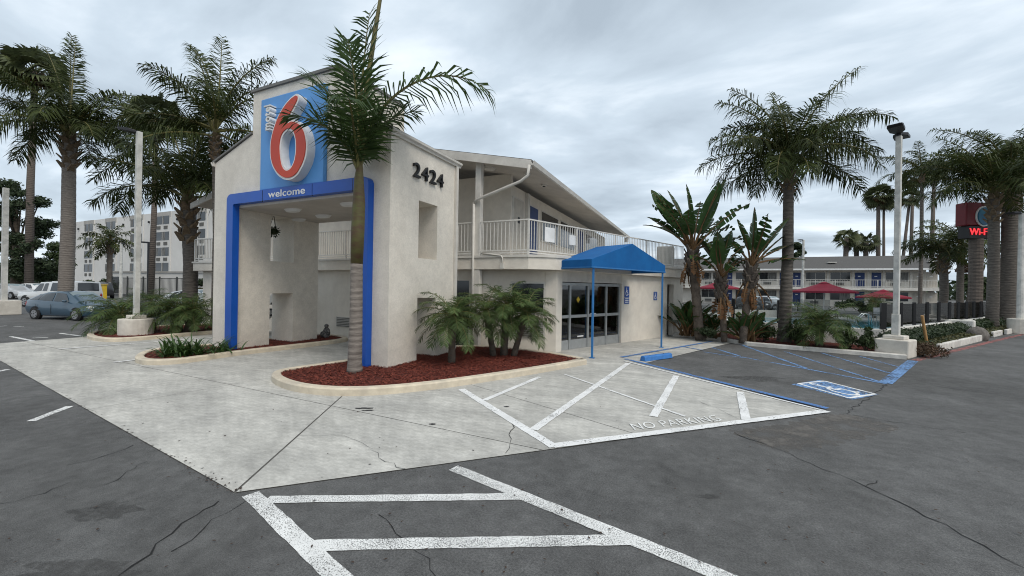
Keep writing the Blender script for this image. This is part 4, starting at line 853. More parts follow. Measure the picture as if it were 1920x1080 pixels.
# ------------------------------------------------------------ light poles
def lampheads(r, top, dirs):
    for d in dirs:
        d = Vector(d).normalized(); s_ = Vector((-d.y, d.x, 0)).normalized(); upv = d.cross(s_); upv = upv if upv.z > 0 else -upv
        c = top+d*.33; b = MB(); P = []
        for k, (x, w, h0, h1) in enumerate([(-.28, .06, -.05, .03), (-.1, .17, -.05, .05), (.22, .18, -.03, .05), (.3, .15, .02, .04)]):
            P += [c+d*x+s_*w+upv*h0, c+d*x-s_*w+upv*h0, c+d*x-s_*w+upv*h1, c+d*x+s_*w+upv*h1]
        f = [(0, 1, 2, 3), (12, 13, 14, 15)]+[(4*k+i, 4*k+(i+1) % 4, 4*k+4+(i+1) % 4, 4*k+4+i) for k in range(3) for i in range(4)]
        b.add(P, f).build('lamp_head', 'dark_metal', r, bev=.015)
LPB = g(1679, 668); lpz = hz(LPB, 1682, 250)
r = thing('light_pole', 'tall white square light pole with two dark lamp heads on a white block', 'light pole', LPB)
w_ = .42; ang = YAW+.15; Mx = Matrix.Translation(LPB) @ Matrix.Rotation(math.atan2(RD.y, RD.x)-math.pi/2, 4, 'Z')
MB().box(-.38, .38, -.4, .38, 0, .52, Mx).build('footing', 'pole_base', r, bev=.03); MB().box(-.24, .24, -.24, .24, .521, .63, Mx).build('plinth', 'pole_base', r, bev=.02)
MB().box(-.085, .085, -.085, .085, .631, 1.25, Mx).build('shoe', 'pole_white', r, bev=.01); MB().box(-.065, .065, -.065, .065, 1.251, lpz-.1, Mx).build('shaft', 'pole_white', r, bev=.008); MB().box(-.05, .05, -.05, .05, lpz-.1, lpz+.02, Mx).build('head_bracket', 'dark_metal', r)
lampheads(r, Vector((LPB.x, LPB.y, lpz)), [(-rt0.x*.8-fw.x*.6, -rt0.y*.8-fw.y*.6, .12), (rt0.x*.75+fw.x*.6, rt0.y*.75+fw.y*.6, -.05)])
L2 = g(255, 626, .1); lz = hz(L2, 260, 247); r = thing('light_pole', 'tall white light pole on a round white footing in the left island', 'light pole', (L2.x, L2.y, 0)); c = Vector((L2.x, L2.y, 0))
MB().tube([c, c+Vector((0, 0, .62))], .46, 28).build('footing', 'pole_base', r, bev=.03); MB().box(-.2, .2, -.2, .2, .621, .74, Matrix.Translation(c)).build('plinth', 'pole_base', r, bev=.02); MB().box(-.07, .07, -.07, .07, .741, lz, Matrix.Translation(c)).build('shaft', 'pole_white', r, bev=.008)
lampheads(r, c+Vector((0, 0, lz)), [(-rt0.x, -rt0.y, .1)])
L3 = g(7, 590); lz = hz(L3, 7, 352); r = thing('light_pole', 'white light pole on a square footing at the far left edge', 'light pole', L3); MB().box(-.5, .5, -.5, .5, 0, .75, Matrix.Translation(L3)).build('footing', 'pole_base', r, bev=.03); MB().box(-.1, .1, -.1, .1, .751, lz, Matrix.Translation(L3)).build('shaft', 'pole_white', r)
L4 = g(1912, 626); lz = hz(L4, 1914, 400); r = thing('light_pole', 'white light pole on a round footing at the far right edge', 'light pole', L4); MB().tube([L4, L4+Vector((0, 0, .75))], .42, 20).build('footing', 'pole_base', r, bev=.03); MB().tube([L4+Vector((0, 0, .75)), L4+Vector((0, 0, lz))], [.13, .1], 12).build('shaft', 'pole_white', r); lampheads(r, L4+Vector((0, 0, lz)), [(-rt0.x, -rt0.y, 0)])
p = V2(at(1505, 540, 47)); c = Vector((*p, 0)); lz = hz(c, 1505, 450); r = thing('light_pole', 'slim pale light pole in front of the far motel wing', 'light pole', c); MB().tube([c, c+Vector((0, 0, lz))], [.14, .12], 10).build('shaft', 'pole_white', r); lampheads(r, c+Vector((0, 0, lz)), [(-rt0.x, -rt0.y, 0)])
p = V2(at(226, 560, 46)); c = Vector((*p, 0)); r = thing('light_pole', 'slim white post before the annex doorway', 'light pole', c); MB().tube([c, c+Vector((0, 0, hz(c, 226, 455)))], [.16, .13], 10).build('shaft', 'pole_white', r); MB().bar(c+Vector((0, 0, 6.2)), c+Vector((.8, 0, 6.2)), .12).build('arm', 'dark_metal', r)
p = V2(at(277, 560, 58)); c = Vector((*p, 0)); hh = hz(c, 277, 454); r = thing('light_pole', 'thin dark lamp post with bent arm before the white hotel', 'light pole', c); MB().bar(c, c+Vector((0, 0, hh)), .22).build('shaft', 'dark_metal', r); MB().bar(c+Vector((0, 0, hh-.05)), c+Vector((-rt0.x*1.1, -rt0.y*1.1, hh)), .22).build('arm', 'dark_metal', r)

# ------------------------------------------------------------ right side: pylon sign, stake, planters
SDp = 23.2
p = V2(at(1829, 540, SDp)); c = Vector((*p, 0)); r = thing('pylon_sign', 'red pylon sign with a blue globe and glowing red Wi-Fi lettering behind the palms', 'sign', c)
f = lambda u, v, o=0: c+rt0*((u-1836)/FPX*SDp)+Vector((0, 0, hz(c, u, v)))+fw*o
MB().tube([c, c+Vector((0, 0, hz(c, 1836, 445)))], .3, 14).build('column', 'fan_trunk', r)
def vpanel(u0, u1, v0, v1, o0, o1): 
    b = MB(); z1, z0 = hz(c, (u0+u1)/2, v0), hz(c, (u0+u1)/2, v1); x0, x1 = (u0-1836)/FPX*SDp, (u1-1836)/FPX*SDp; P = [c+rt0*x0+fw*o0, c+rt0*x1+fw*o0, c+rt0*x1+fw*o1, c+rt0*x0+fw*o1]; return b.prism([V2(q) for q in P], z0, z1)
vpanel(1806, 1866, 381, 424, -.3, .3).build('panel', 'sign_red', r, bev=.05); vpanel(1812, 1866, 425, 447, -.3, .3).build('message_board', 'black', r)
n_ = 24; cz = hz(c, 1837, 407)
for rad, o, mt in ((.58, -.36, 'sign_white'), (.5, -.42, 'globe')):
    b = MB(); ctr = c+rt0*((1837-1836)/FPX*SDp)+Vector((0, 0, cz)); b.extr([ctr+rt0*rad*.8*math.cos(6.283*i/n_)+Vector((0, 0, rad*math.sin(6.283*i/n_)))+fw*o for i in range(n_)], fw*.06); b.build('globe', mt, r)
vs, fs = text_mesh('Wi-Fi', ext=.02, off=.0); vs = fit(vs); z0 = hz(c, 1832, 442); mapped(vs, fs, c+rt0*((1811-1836)/FPX*SDp)+fw*-.34+Vector((0, 0, z0)), rt0*1.08, Vector((0, 0, .38)), fw).build('lettering', 'led_red', r)
s0 = g(1739, 644, .2); tp = at(1729, 592, depth(s0)-.1); tag(MB().tube([s0-Vector((0, 0, .1)), tp], [.045, .04], 10).build('wooden_stake', 'wood', None), 'leaning bare wooden stake in the hedge beside the light pole', 'stake')
def planter(px, label, h=.32, w=.2, mt='white_kerb', nm='planter_edge'):
    P = [V2(g(*q)) for q in px]; b = MB(); o = [q+RN*w*.6 for q in P]; b.prism(P+o[::-1], 0, h*.8); return tag(b.build(nm, mt, None, bev=.03), label, 'kerb')
planter([(1764, 660), (1842, 640)], 'long white planter kerb at the driveway edge near the stake'); planter([(1864, 633), (1880, 629)], 'short white planter kerb between the two big palm trunks'); planter([(1889, 628), (1906, 624)], 'short white planter kerb beside the right edge light pole')
p0 = V2(g(1826, 633)); tag(MB().prism([p0, p0+RD*.35, p0+RD*.35+RN*.9, p0+RN*.9], 0, .75).build('stub_wall', 'pool_wall', None, bev=.05), 'white stub wall across the hedge near the boulder', 'wall')
p0 = g(1843, 640); b = MB().ico(p0+Vector((-.05, .25, .22)), .38, (.9, .8, 1), 2); mat('rock', (.22, .2, .18), (.1, .09, .08), scale=5, rough=.95, bump=1); [setattr(q, 'z', q.z+rnd.uniform(-.03, .03)) for q in b.v]; tag(b.build('boulder', 'rock', None, smooth=True), 'rough grey rounded boulder at the end of the white planter kerb', 'boulder')
for a, b_ in [((1716, 676), (1770, 663)), ((1770, 663), (1850, 643)), ((1850, 643), (1918, 627))]:
    stripe(a, b_, .18, 'red_kerb', ground, .006)

# ------------------------------------------------------------ palms
UP = Vector((0, 0, 1))
FM = {}
def frond_mesh(key, L, elev, droop, n, ll, lw, hang, plum, leafm, seed, t0=.16, rr=.022):
    k = (key, round(L, 1), round(elev/6), round(droop/8), seed)
    if k in FM: return FM[k]
    q = random.Random(seed*31+int(elev)); V = []; F = []; MI = []; pts = []; p = Vector((0, 0, 0)); S = 16; tw = q.uniform(-.25, .25)
    for i in range(S+1):
        t = i/S; a = R(elev-droop*t**1.35); pts.append((p.copy(), Vector((math.cos(a), tw*t*.5, math.sin(a))).normalized())); p = p+pts[-1][1]*L/S
    def ev(t):
        x = min(S-1e-6, t*S); i = int(x); f = x-i; return pts[i][0].lerp(pts[min(S, i+1)][0], f), pts[i][1].lerp(pts[min(S, i+1)][1], f).normalized()
    b = MB(); b.tube([x[0] for x in pts], [rr*(1.25-1.1*i/S) for i in range(S+1)], 5); V += b.v; F += b.f; MI += [1]*len(b.f)
    for i in range(n):
        t = t0+(1-t0)*((i+.5)/n)
        for s in (-1, 1):
            c, d = ev(min(.999, t+q.uniform(-.008, .008))); side = d.cross(UP)
            side = side.normalized() if side.length > .05 else Vector((0, 1, 0)); nrm = side.cross(d).normalized()
            lift = q.uniform(-plum, plum)+.15; fwd = .3+.55*t
            dr = (side*s*(1.15-.35*t)+nrm*lift+d*fwd).normalized(); l = ll*(math.sin(math.pi*(.14+.8*t))**.65)*q.uniform(.82, 1.08)
            w = lw*q.uniform(.75, 1.1); h = hang*q.uniform(.7, 1.3)
            m1 = c+dr*l*.5+Vector((0, 0, -h*l*.16)); tip = c+dr*l*(.98-.25*h)+Vector((0, 0, -h*l*.62))
            ax = dr.cross(nrm).normalized() if dr.cross(nrm).length > .05 else d
            ax = (ax+nrm*q.uniform(-.5, .5)).normalized(); o = len(V)
            V += [c-ax*w*.3, c+ax*w*.3, m1+ax*w*.5, m1-ax*w*.5, tip]; F += [(o, o+1, o+2, o+3), (o+3, o+2, o+4)]; MI += [0, 0]
    me = bpy.data.meshes.new('frond'); me.from_pydata(V, [], F); me.materials.append(MATS[leafm]); me.materials.append(MATS['rachis']); me.polygons.foreach_set('material_index', MI); FM[k] = me; return me
def put_frond(root, me, base, az, tilt=0.0, name='frond'):
    o = link(name, me, root); o.location = base-root.location; o.rotation_euler = (rnd.uniform(-.12, .12)+tilt, 0, YAW+R(az)); return o
def trunk(root, pts, rad, mt, n=14, ring=.0, name='trunk'):
    P = [Vector(p) for p in pts]; D = []; RR = []; S = 10
    for i in range(len(P)-1):
        k = max(2, int((P[i+1]-P[i]).length/.16))
        for j in range(k): D.append(P[i].lerp(P[i+1], j/k)); RR.append((rad[i]+(rad[i+1]-rad[i])*j/k)*(1+(ring*((j % 2)*2-1))))
    D.append(P[-1]); RR.append(rad[-1]); return MB().tube(D, RR, n).build(name, mt, root, smooth=True)
def boots(root, c, r, z0, z1, n, L, mt='boot', up=.6):             # stubs of cut leaf bases
    b = MB()
    for i in range(n):
        z = z0+(z1-z0)*i/n; a = i*2.4; d = Vector((math.cos(a), math.sin(a), 0)); q = c+d*r*.7+Vector((0, 0, z)); s = Vector((-d.y, d.x, 0))
        t = q+d*L*.55+Vector((0, 0, L*up)); w = L*.34; b.add([q+s*w-UP*L*.3, q-s*w-UP*L*.3, q-s*w+UP*.05, q+s*w+UP*.05, t+s*w*.45, t-s*w*.45, t+d*.03-s*w*.45-UP*.04, t+d*.03+s*w*.45-UP*.04], [(0, 1, 6, 7), (2, 3, 4, 5), (0, 7, 4, 3), (1, 2, 5, 6), (4, 7, 6, 5)])
    stuff(b.build('leaf_bases', mt, root))
def queen(label, base, zc, r0, r1, L, nf, specific=(), top=None, seed=1, mt='trunk_queen', leafm='frond_queen', name='queen_palm', n=46, ll=.62, group=None, emin=-35, lw=.04, bulge=True, hang=.75, plum=.75, shaft=True):
    b0 = Vector((base[0], base[1], 0)); top = Vector((*(top if top else (b0.x, b0.y)), zc)); r = thing(name, label, 'palm tree', b0, group=group); md = b0.lerp(top, .5)+Vector((rnd.uniform(-.08, .08), rnd.uniform(-.08, .08), 0))
    trunk(r, [b0, b0.lerp(top, .08), md, top], [r0*1.25, r0, (r0+r1)/2, r1], mt, ring=.012)
    if bulge: boots(r, Vector((top.x, top.y, 0)), r1*1.15, zc-1.0*r1/.16, zc+.15, 22, r1*1.7)
    if shaft: MB().tube([top, top+Vector((0, 0, .5)), top+Vector((0, 0, 1.0))], [r1*1.1, r1*.75, r1*.3], 10).build('crownshaft', 'crownshaft', r, smooth=True)
    c = top+Vector((0, 0, .35 if shaft else 0)); q = random.Random(seed)
    lst = list(specific)
    for i in range(nf): e = 78-(78-emin)*((i+.5)/nf)**.8; lst.append((i*137.5+q.uniform(-15, 15)+seed*40, e, 55+q.uniform(0, 30) if e > 0 else 45, L*q.uniform(.85, 1.05)))
    for i, (az, e, d, l) in enumerate(lst):
        me = frond_mesh(name+leafm+str(n), l, e, d, n, ll, lw, hang, plum, leafm, i % 3+seed % 2, rr=.02+.006*L); put_frond(r, me, c+Vector((0, 0, rnd.uniform(-.15, .15))), az)
    return r
# king palm in front of the portico
pb_ = g(665, 696, .12); dK = depth(pb_)
kt = at(669, 490, dK); ks = at(673, 335, dK)
r = thing('king_palm', 'slender palm with ringed grey trunk and long feathery fronds in front of the portico', 'palm tree', (pb_.x, pb_.y, .1))
trunk(r, [(pb_.x, pb_.y, .05), (pb_.x, pb_.y, .3), at(667.5, 600, dK), kt], [.16, .138, .125, .115], 'trunk_king', 18, ring=.006)
MB().tube([kt-Vector((0, 0, .05)), at(671, 430, dK), at(673, 380, dK), ks, at(675, 300, dK)], [.118, .128, .12, .09, .045], 14).build('crownshaft', 'crownshaft', r, smooth=True)
for (az, e, d, l, dz) in [(95, 89, 6, 3.4, .1), (165, 89, 26, 3.1, .1), (172, 76, 44, 2.7, .1), (205, 70, 85, 1.7, .1), (-6, 74, 122, 3.6, .4), (285, 78, 110, 1.9, .1), (262, 87, 18, 2.5, .1), (15, 80, 70, 1.9, .1)]:
    me = frond_mesh('king', l, e, d, 42, 1.1, .046, .75 if d > 90 else .4, .35, 'frond_king', int(az) % 7, t0=.12, rr=.034); put_frond(r, me, ks+Vector((0, 0, dz)), az)
sp_ = [ks+Vector((0, 0, .1)), at(688, 160, dK), at(703, 60, dK), at(716, -20, dK), at(722, -80, dK)]; MB().tube(sp_, [.04, .05, .045, .03, .008], 8).build('spear_leaf', 'rachis', r, smooth=True)
# queen palms
QB = g(1470, 640, .1); qt = at(1479, 312, depth(QB))
queen('tall palm with feathery crown and brown trunk in the bed by the pool wall', QB, qt.z, .2, .15, 2.8, 24, [(12, 66, 36, 4.3), (-4, 44, 62, 3.9), (178, 62, 60, 3.3), (186, 36, 66, 3.1), (0, 30, 70, 3.4), (60, 70, 40, 3.4), (150, 72, 45, 3.3), (90, 80, 30, 3.0), (172, 20, 60, 3.2)], (qt.x, qt.y), seed=3, emin=-10, n=72, ll=.9, lw=.038, hang=.85, plum=.95)
p = V2(at(123, 545, 21.5)); t_ = at(130, 262, 21.5); queen('thick trunked palm rising behind the blue hatchback', p, t_.z, .31, .26, 3.9, 20, [(150, 82, 20, 6.3), (168, 78, 30, 5.6), (140, 86, 22, 5.6), (-5, 58, 80, 4.8), (-10, 40, 85, 5.2), (5, 22, 75, 4.4), (175, 50, 70, 4.2)], (t_.x, t_.y), seed=2, n=72, ll=1.25, lw=.055, emin=5, mt='trunk_king')
p = V2(g(356, 606)); dq = depth(Vector((*p, 0))); t_ = at(352, 385, dq); queen('shaggy palm with boot covered trunk in the left island near the portico', p, t_.z, .29, .27, 4.1, 16, [(172, 60, 95, 5.6), (180, 46, 95, 5.2), (160, 78, 50, 5.6), (175, 35, 110, 4.4), (75, 87, 18, 5.6), (20, 82, 30, 5.4), (-15, 64, 70, 4.0), (100, 86, 22, 5.2), (130, 80, 35, 5.0)], (t_.x, t_.y), seed=5, n=72, ll=1.2, lw=.05, emin=15, shaft=True)
p = V2(at(404, 560, 16.3)); t_ = at(404, 265, 16.3); queen('tall palm just left of the portico with upswept wind-blown fronds', p, t_.z, .14, .13, 3.3, 10, [(150, 80, 40, 4.4), (60, 82, 45, 4.4), (10, 78, 55, 4.0), (175, 66, 65, 4.0), (200, 20, 60, 2.8), (120, 88, 20, 4.4), (20, 70, 70, 3.6), (165, 84, 45, 4.6)], (t_.x, t_.y), seed=6, n=72, ll=1.15, lw=.045, emin=-20)
p = V2(at(205, 560, 52)); t_ = at(207, 455, 52); queen('small far palm in front of the white hotel', p, t_.z, .3, .25, 3.3, 18, (), None, seed=9, n=26, ll=.9, lw=.12)
p = V2(g(1860, 622)); dq = depth(Vector((*p, 0))); t_ = at(1863, 372, dq); queen('palm with tall grey trunk nearer the driveway edge on the right', p, t_.z, .24, .2, 3.6, 22, [(178, 58, 70, 4.2), (170, 70, 60, 4.2), (160, 50, 60, 3.8)], (t_.x, t_.y), seed=4, n=60, ll=1.0, lw=.05, mt='trunk_queen', emin=15)
p = V2(g(1888, 617)); dq = depth(Vector((*p, 0))); t_ = at(1893, 330, dq); queen('thickest palm trunk at the right edge of the driveway', p, t_.z, .38, .3, 4.2, 20, [(170, 60, 60, 4.6), (180, 30, 70, 4.4), (200, 50, 60, 4)], (t_.x, t_.y), seed=7, n=54, ll=1.0, lw=.05, emin=10)
p = V2(at(1767, 560, 26)); t_ = at(1767, 478, 26); queen('bushy palm beyond the glass fence in front of the far wing end', p, t_.z, .24, .2, 2.6, 20, [(180, 30, 70, 3.0)], None, seed=8, n=40, ll=.7, lw=.06, emin=-20)
p = V2(at(1800, 560, 29)); t_ = at(1800, 462, 29); queen('palm beyond the fence beside the red pylon sign', p, t_.z, .21, .18, 3.0, 22, [(175, 45, 60, 3.3)], None, seed=10, n=40, ll=.75, lw=.06, emin=-25)
p = V2(at(1725, 560, 38)); t_ = at(1728, 330, 38); queen('tall thin palm with drooping fronds behind the right light pole', p, t_.z, .16, .13, 4.2, 14, [(180, 40, 60, 4.4), (0, 35, 60, 4.2)], None, seed=11, n=40, ll=.95, lw=.07, emin=0)
# fan palms
def fan_mesh(q, L, leafm):
    b = MB()
    return b
def fanpalm(label, u, v0, v1, d, rw_, R_, nl=44, lean=0.0, skirt=True, group=None, seed=0):
    q = random.Random(seed+u); p = V2(at(u+lean, 550, d)); b0 = Vector((*p, 0)); t = at(u, v1, d); r = thing('fan_palm', label, 'palm tree', b0, group=group)
    MB().tube([b0, b0.lerp(t, .5)+rt0*q.uniform(-.2, .2), t], [rw_*1.2, rw_, rw_*.8], 9).build('trunk', 'fan_trunk', r, smooth=True)
    def leaves(n, s0, s1, mt, nm, sc=1):
        b = MB()
        for i in range(n):
            az = i*2.4+q.uniform(-.3, .3); e = math.asin(max(-.99, min(.99, s0+(s1-s0)*(i+.5)/n))); dd_ = Vector((math.cos(az)*math.cos(e), math.sin(az)*math.cos(e), math.sin(e))); side = dd_.cross(UP).normalized(); nr = side.cross(dd_).normalized(); ro = q.uniform(-1.1, 1.1); side = side*math.cos(ro)+nr*math.sin(ro); nr = side.cross(dd_)
            pl_ = R_*.5*q.uniform(.75, 1.1)*sc; c = t+dd_*pl_; b.add([t+side*.02*R_, t-side*.02*R_, c-side*.03, c+side*.03], [(0, 1, 2, 3)])
            for k in range(17):
                a = R(-115+230*k/16); l = R_*.5*sc*(1-.2*abs(k-8)/8)*q.uniform(.85, 1.1); dr = dd_*math.cos(a)+side*math.sin(a)+nr*.1; w = R_*.04; pe = side*math.cos(a)-dd_*math.sin(a); m_ = c+dr*l*.55; tp_ = c+dr*l+Vector((0, 0, -l*.35)); b.add([c, m_+pe*w, tp_, m_-pe*w], [(0, 1, 2, 3)])
        b.build(nm, mt, r)
    leaves(int(nl*.8), .97, -.8, 'fan_leaf', 'crown')
    if skirt: leaves(9, -.5, -.9, 'frond_dead', 'dead_skirt', .6)
fanpalm('very tall fan palm with thin trunk at the far left', 66, 535, 135, 45, .32, 3.6, 54, lean=-12)
fanpalm('slim fan palm crossing the white hotel facade', 292, 540, 222, 42, .24, 3.4, 40, lean=-9)
fanpalm('tall fan palm pair member with rounder crown above the far wing roof', 1647, 480, 368, 80, .36, 3.2, 46)
fanpalm('slightly shorter slim fan palm beside the round crowned one above the far wing', 1657, 480, 380, 84, .25, 2.6, 30, lean=-1)
fanpalm('tall fan palm right of the light pole above the far wing roof', 1712, 480, 335, 76, .27, 3.0, 40, lean=-8)
fanpalm('leaning fan palm trunk just right of the light pole', 1706, 480, 372, 72, .24, 2.6, 30, lean=-22)
fanpalm('distant fan palm rising left of the bushy palm', 1752, 480, 322, 95, .4, 3.4, 34, lean=-6)
for i, (u, v, d, lb) in enumerate([(1587, 447, 75, 'left and tallest of three short fan palms behind the far wing roof'), (1606, 456, 78, 'middle one of three short fan palms behind the far wing roof'), (1624, 455, 75, 'right one of three short fan palms behind the far wing roof')]): fanpalm(lb, u, 480, v, d, .45, 2.6, 34, skirt=False, group='three short fan palms')
fanpalm('fan palm at the right picture edge behind the big palm trunks', 1912, 480, 300, 60, .4, 4.2, 40)
# pygmy date palms
def pygmy(label, stems, L, nf, seed, ll=.3, n=44):
    b0 = Vector(stems[0][0]); r = thing('date_palm', label, 'palm tree', (b0.x, b0.y, .05)); q = random.Random(seed)
    for si, (b_, t_, rad) in enumerate(stems):
        trunk(r, [b_, Vector(b_).lerp(Vector(t_), .5), t_], [rad*1.0, rad, rad*1.25], 'trunk_dark', 10, ring=.06)
        bb = MB(); H_ = (Vector(t_)-Vector(b_))
        for i in range(int(H_.length/.022)):
            a = i*2.4; z = i*.022/H_.length; d = Vector((math.cos(a), math.sin(a), 0)); s = Vector((-d.y, d.x, 0)); P = Vector(b_)+H_*z+d*rad*.9; bb.add([P+s*.028, P-s*.028, P+d*.045+UP*.05], [(0, 1, 2)])
        stuff(bb.build('leaf_scars', 'boot', r))
        for i in range(nf):
            e = 72-100*((i+.5)/nf)**.9; l = L*q.uniform(.85, 1.1); me = frond_mesh('date%d' % n, l, e, 78 if e > 20 else 60, n-6, ll*1.12, .018, .5, .35, 'frond_date', i % 3, t0=.14, rr=.012); put_frond(r, me, Vector(t_)+Vector((0, 0, .02)), i*137.5+seed*30+q.uniform(-12, 12))
    return r
def stem(u0, v0, u1, v1, rad, z=.1):
    a = g(u0, v0, z); return (a-Vector((0, 0, .05)), at(u1, v1, depth(a)), rad)
pygmy('single trunked dwarf date palm in the red mulch beside the portico pier', [stem(847, 681, 848, 594, .085)], .98, 26, 1)
pygmy('three stemmed dwarf date palm clump in the red mulch by the lobby wall', [stem(926, 668, 912, 585, .08), stem(944, 667, 950, 575, .1), stem(962, 668, 985, 590, .08)], 1.05, 22, 2)
pygmy('dwarf date palm left of the round pole footing', [stem(232, 622, 225, 590, .1)], 1.3, 34, 3, ll=.4)
pygmy('dark dwarf date palm clump right of the round pole footing', [stem(335, 622, 330, 585, .14), stem(352, 622, 362, 585, .14)], 1.2, 28, 4, ll=.38)
pygmy('dwarf date palm before the low white pool wall', [stem(1535, 650, 1538, 608, .11)], 1.2, 40, 5, ll=.36)
pygmy('dwarf date palm behind the light pole near the umbrellas', [(Vector((*dpt(1640, 31), 0)), Vector((*dpt(1640, 31), 1.2)), .12)], 1.6, 26, 6, ll=.5, n=30)
pygmy('dwarf date palm in the gap between the left island and annex fence', [(Vector((*dpt(285, 22), 0)), Vector((*dpt(285, 22), .7)), .12)], 1.5, 30, 7, ll=.5, n=30)

# ------------------------------------------------------------ giant bird of paradise
def paddle_mesh(pet, bl, bw, elev, droop, torn, seed, leafm):
    k = ('pad', pet, bl, bw, round(elev/8), round(droop/10), torn, seed % 4, leafm)
    if k in FM: return FM[k]
    q = random.Random(seed); S = 18; pts = []; p = Vector((0, 0, 0)); L = pet+bl
    for i in range(S+1):
        t = i/S; a = R(elev-droop*t**1.6); pts.append((p.copy(), Vector((math.cos(a), 0, math.sin(a))))); p = p+pts[-1][1]*L/S
    b = MB(); b.tube([x[0] for x in pts], [.035*(1.2-t/S) for t in range(S+1)], 6); V = list(b.v); F = list(b.f); MI = [1]*len(F); i0 = int(S*pet/L)
    for i in range(i0, S):
        t0_, t1_ = (i-i0)/(S-i0), (i+1-i0)/(S-i0)
        for s in (-1, 1):
            w0_, w1__ = [bw*.5*max(0.02, math.sin(math.pi*min(1, .06+x*.94)))**.6*(1.02-.15*x) for x in (t0_, t1_)]
            n0, n1 = [x[1].cross(Vector((0, 1, 0))) for x in (pts[i], pts[i+1])]; fo = .35
            gap = .3*q.random() if torn else 0; dr = (q.uniform(-.3, .1)*bw if torn else q.uniform(-.03, .03)*bw)
            A = pts[i][0].lerp(pts[i+1][0], gap); Bq = pts[i+1][0]; y = Vector((0, s, 0)); o = len(V)
            V += [A, Bq, Bq+y*w1__+Vector((0, 0, abs(fo)*w1__*.5+dr)), A+y*w0_+Vector((0, 0, fo*w0_*.5+dr))]; F.append((o, o+1, o+2, o+3)); MI.append(0)
    me = bpy.data.meshes.new('leaf'); me.from_pydata(V, [], F); me.materials.append(MATS[leafm]); me.materials.append(MATS['petiole']); me.polygons.foreach_set('material_index', MI); FM[k] = me; return me
def bop(label, u0, v0, u1, v1, leaves, rad, seed, dead=7):
    a = g(u0, v0, .1); t = at(u1, v1, depth(a)); r = thing('bird_of_paradise', label, 'plant', (a.x, a.y, .08)); q = random.Random(seed)
    trunk(r, [a-Vector((0, 0, .05)), a.lerp(t, .5), t], [rad, rad*.95, rad*1.1], 'trunk_dark', 10, ring=.04); boots(r, Vector((t.x, t.y, 0)), rad*1.1, t.z-.9, t.z, 22, .26, 'trunk_dark', up=1.2)
    for i, (az, e, d, L, torn) in enumerate(leaves+[(az+50, e-6, d+12, L*.92, q.random() < .5) for az, e, d, L, torn in leaves[::2]]):
        me = paddle_mesh(round(L*.36, 1), round(L*.64, 1), .5, e, d, torn, i+seed, 'paddle'); o = put_frond(r, me, t+Vector((0, 0, q.uniform(-.1, .1))), az, tilt=q.uniform(-.5, .5), name='leaf')
    for i in range(dead): me = paddle_mesh(.5, .6, .22, -35-q.uniform(0, 40), 40, True, i, 'paddle_dry'); put_frond(r, me, t-Vector((0, 0, q.uniform(.1, .5))), q.uniform(0, 360), name='dry_leaf')
    return r
bop('tallest giant bird of paradise beside the lobby corner', 1312, 634, 1298, 470, [(180, 80, 15, 2.6, False), (160, 68, 20, 2.5, False), (90, 86, 8, 2.7, False), (10, 80, 14, 2.7, False), (0, 62, 35, 2.5, True), (5, 45, 50, 2.3, True), (185, 50, 35, 2.2, False), (178, 38, 40, 2.1, False), (-5, 32, 55, 2.2, True), (20, 55, 45, 2.3, True), (170, 58, 20, 2.3, True), (250, 84, 10, 2.6, False), (60, 70, 22, 2.4, True), (130, 74, 18, 2.4, False), (200, 62, 30, 2.2, True), (0, 20, 60, 2.0, True)], .17, 1)
bop('middle giant bird of paradise with dark bunched leaves', 1358, 638, 1352, 520, [(170, 75, 30, 1.7, False), (20, 78, 20, 1.8, False), (200, 50, 60, 1.6, True), (340, 50, 60, 1.6, True), (90, 85, 10, 1.7, False), (270, 70, 30, 1.5, False), (0, 65, 50, 1.7, True)], .11, 2)
bop('giant bird of paradise leaning right with yellowing leaves', 1392, 641, 1408, 500, [(170, 85, 6, 2.1, False), (120, 80, 10, 2.0, False), (0, 45, 12, 2.2, False), (10, 28, 14, 2.2, False), (5, 15, 25, 2.1, True), (185, 66, 20, 1.9, False), (60, 60, 25, 1.8, True), (-5, 60, 10, 2.0, False)], .13, 3, 11)
def clump(label, u, v, n, L, w, seed):
    a = g(u, v, .1); r = thing('leafy_clump', label, 'plant', (a.x, a.y, .08)); q = random.Random(seed)
    for i in range(n): me = paddle_mesh(round(L*.4, 1), round(L*.6, 1), w, 88-55*(i/n)+q.uniform(-5, 5), 35, False, i, 'paddle'); put_frond(r, me, a+Vector((q.uniform(-.25, .25), q.uniform(-.25, .25), 0)), i*137.5, tilt=q.uniform(-.3, .3), name='leaf')
clump('low broad leaved clump against the end of the lobby wall', 1288, 629, 22, 1.5, .36, 1); clump('low broad leaved clump between the bird of paradise stems and the palm', 1400, 640, 26, 1.2, .3, 2); clump('small broad leaved clump at the feet of the bird of paradise', 1335, 633, 18, 1.0, .3, 3)
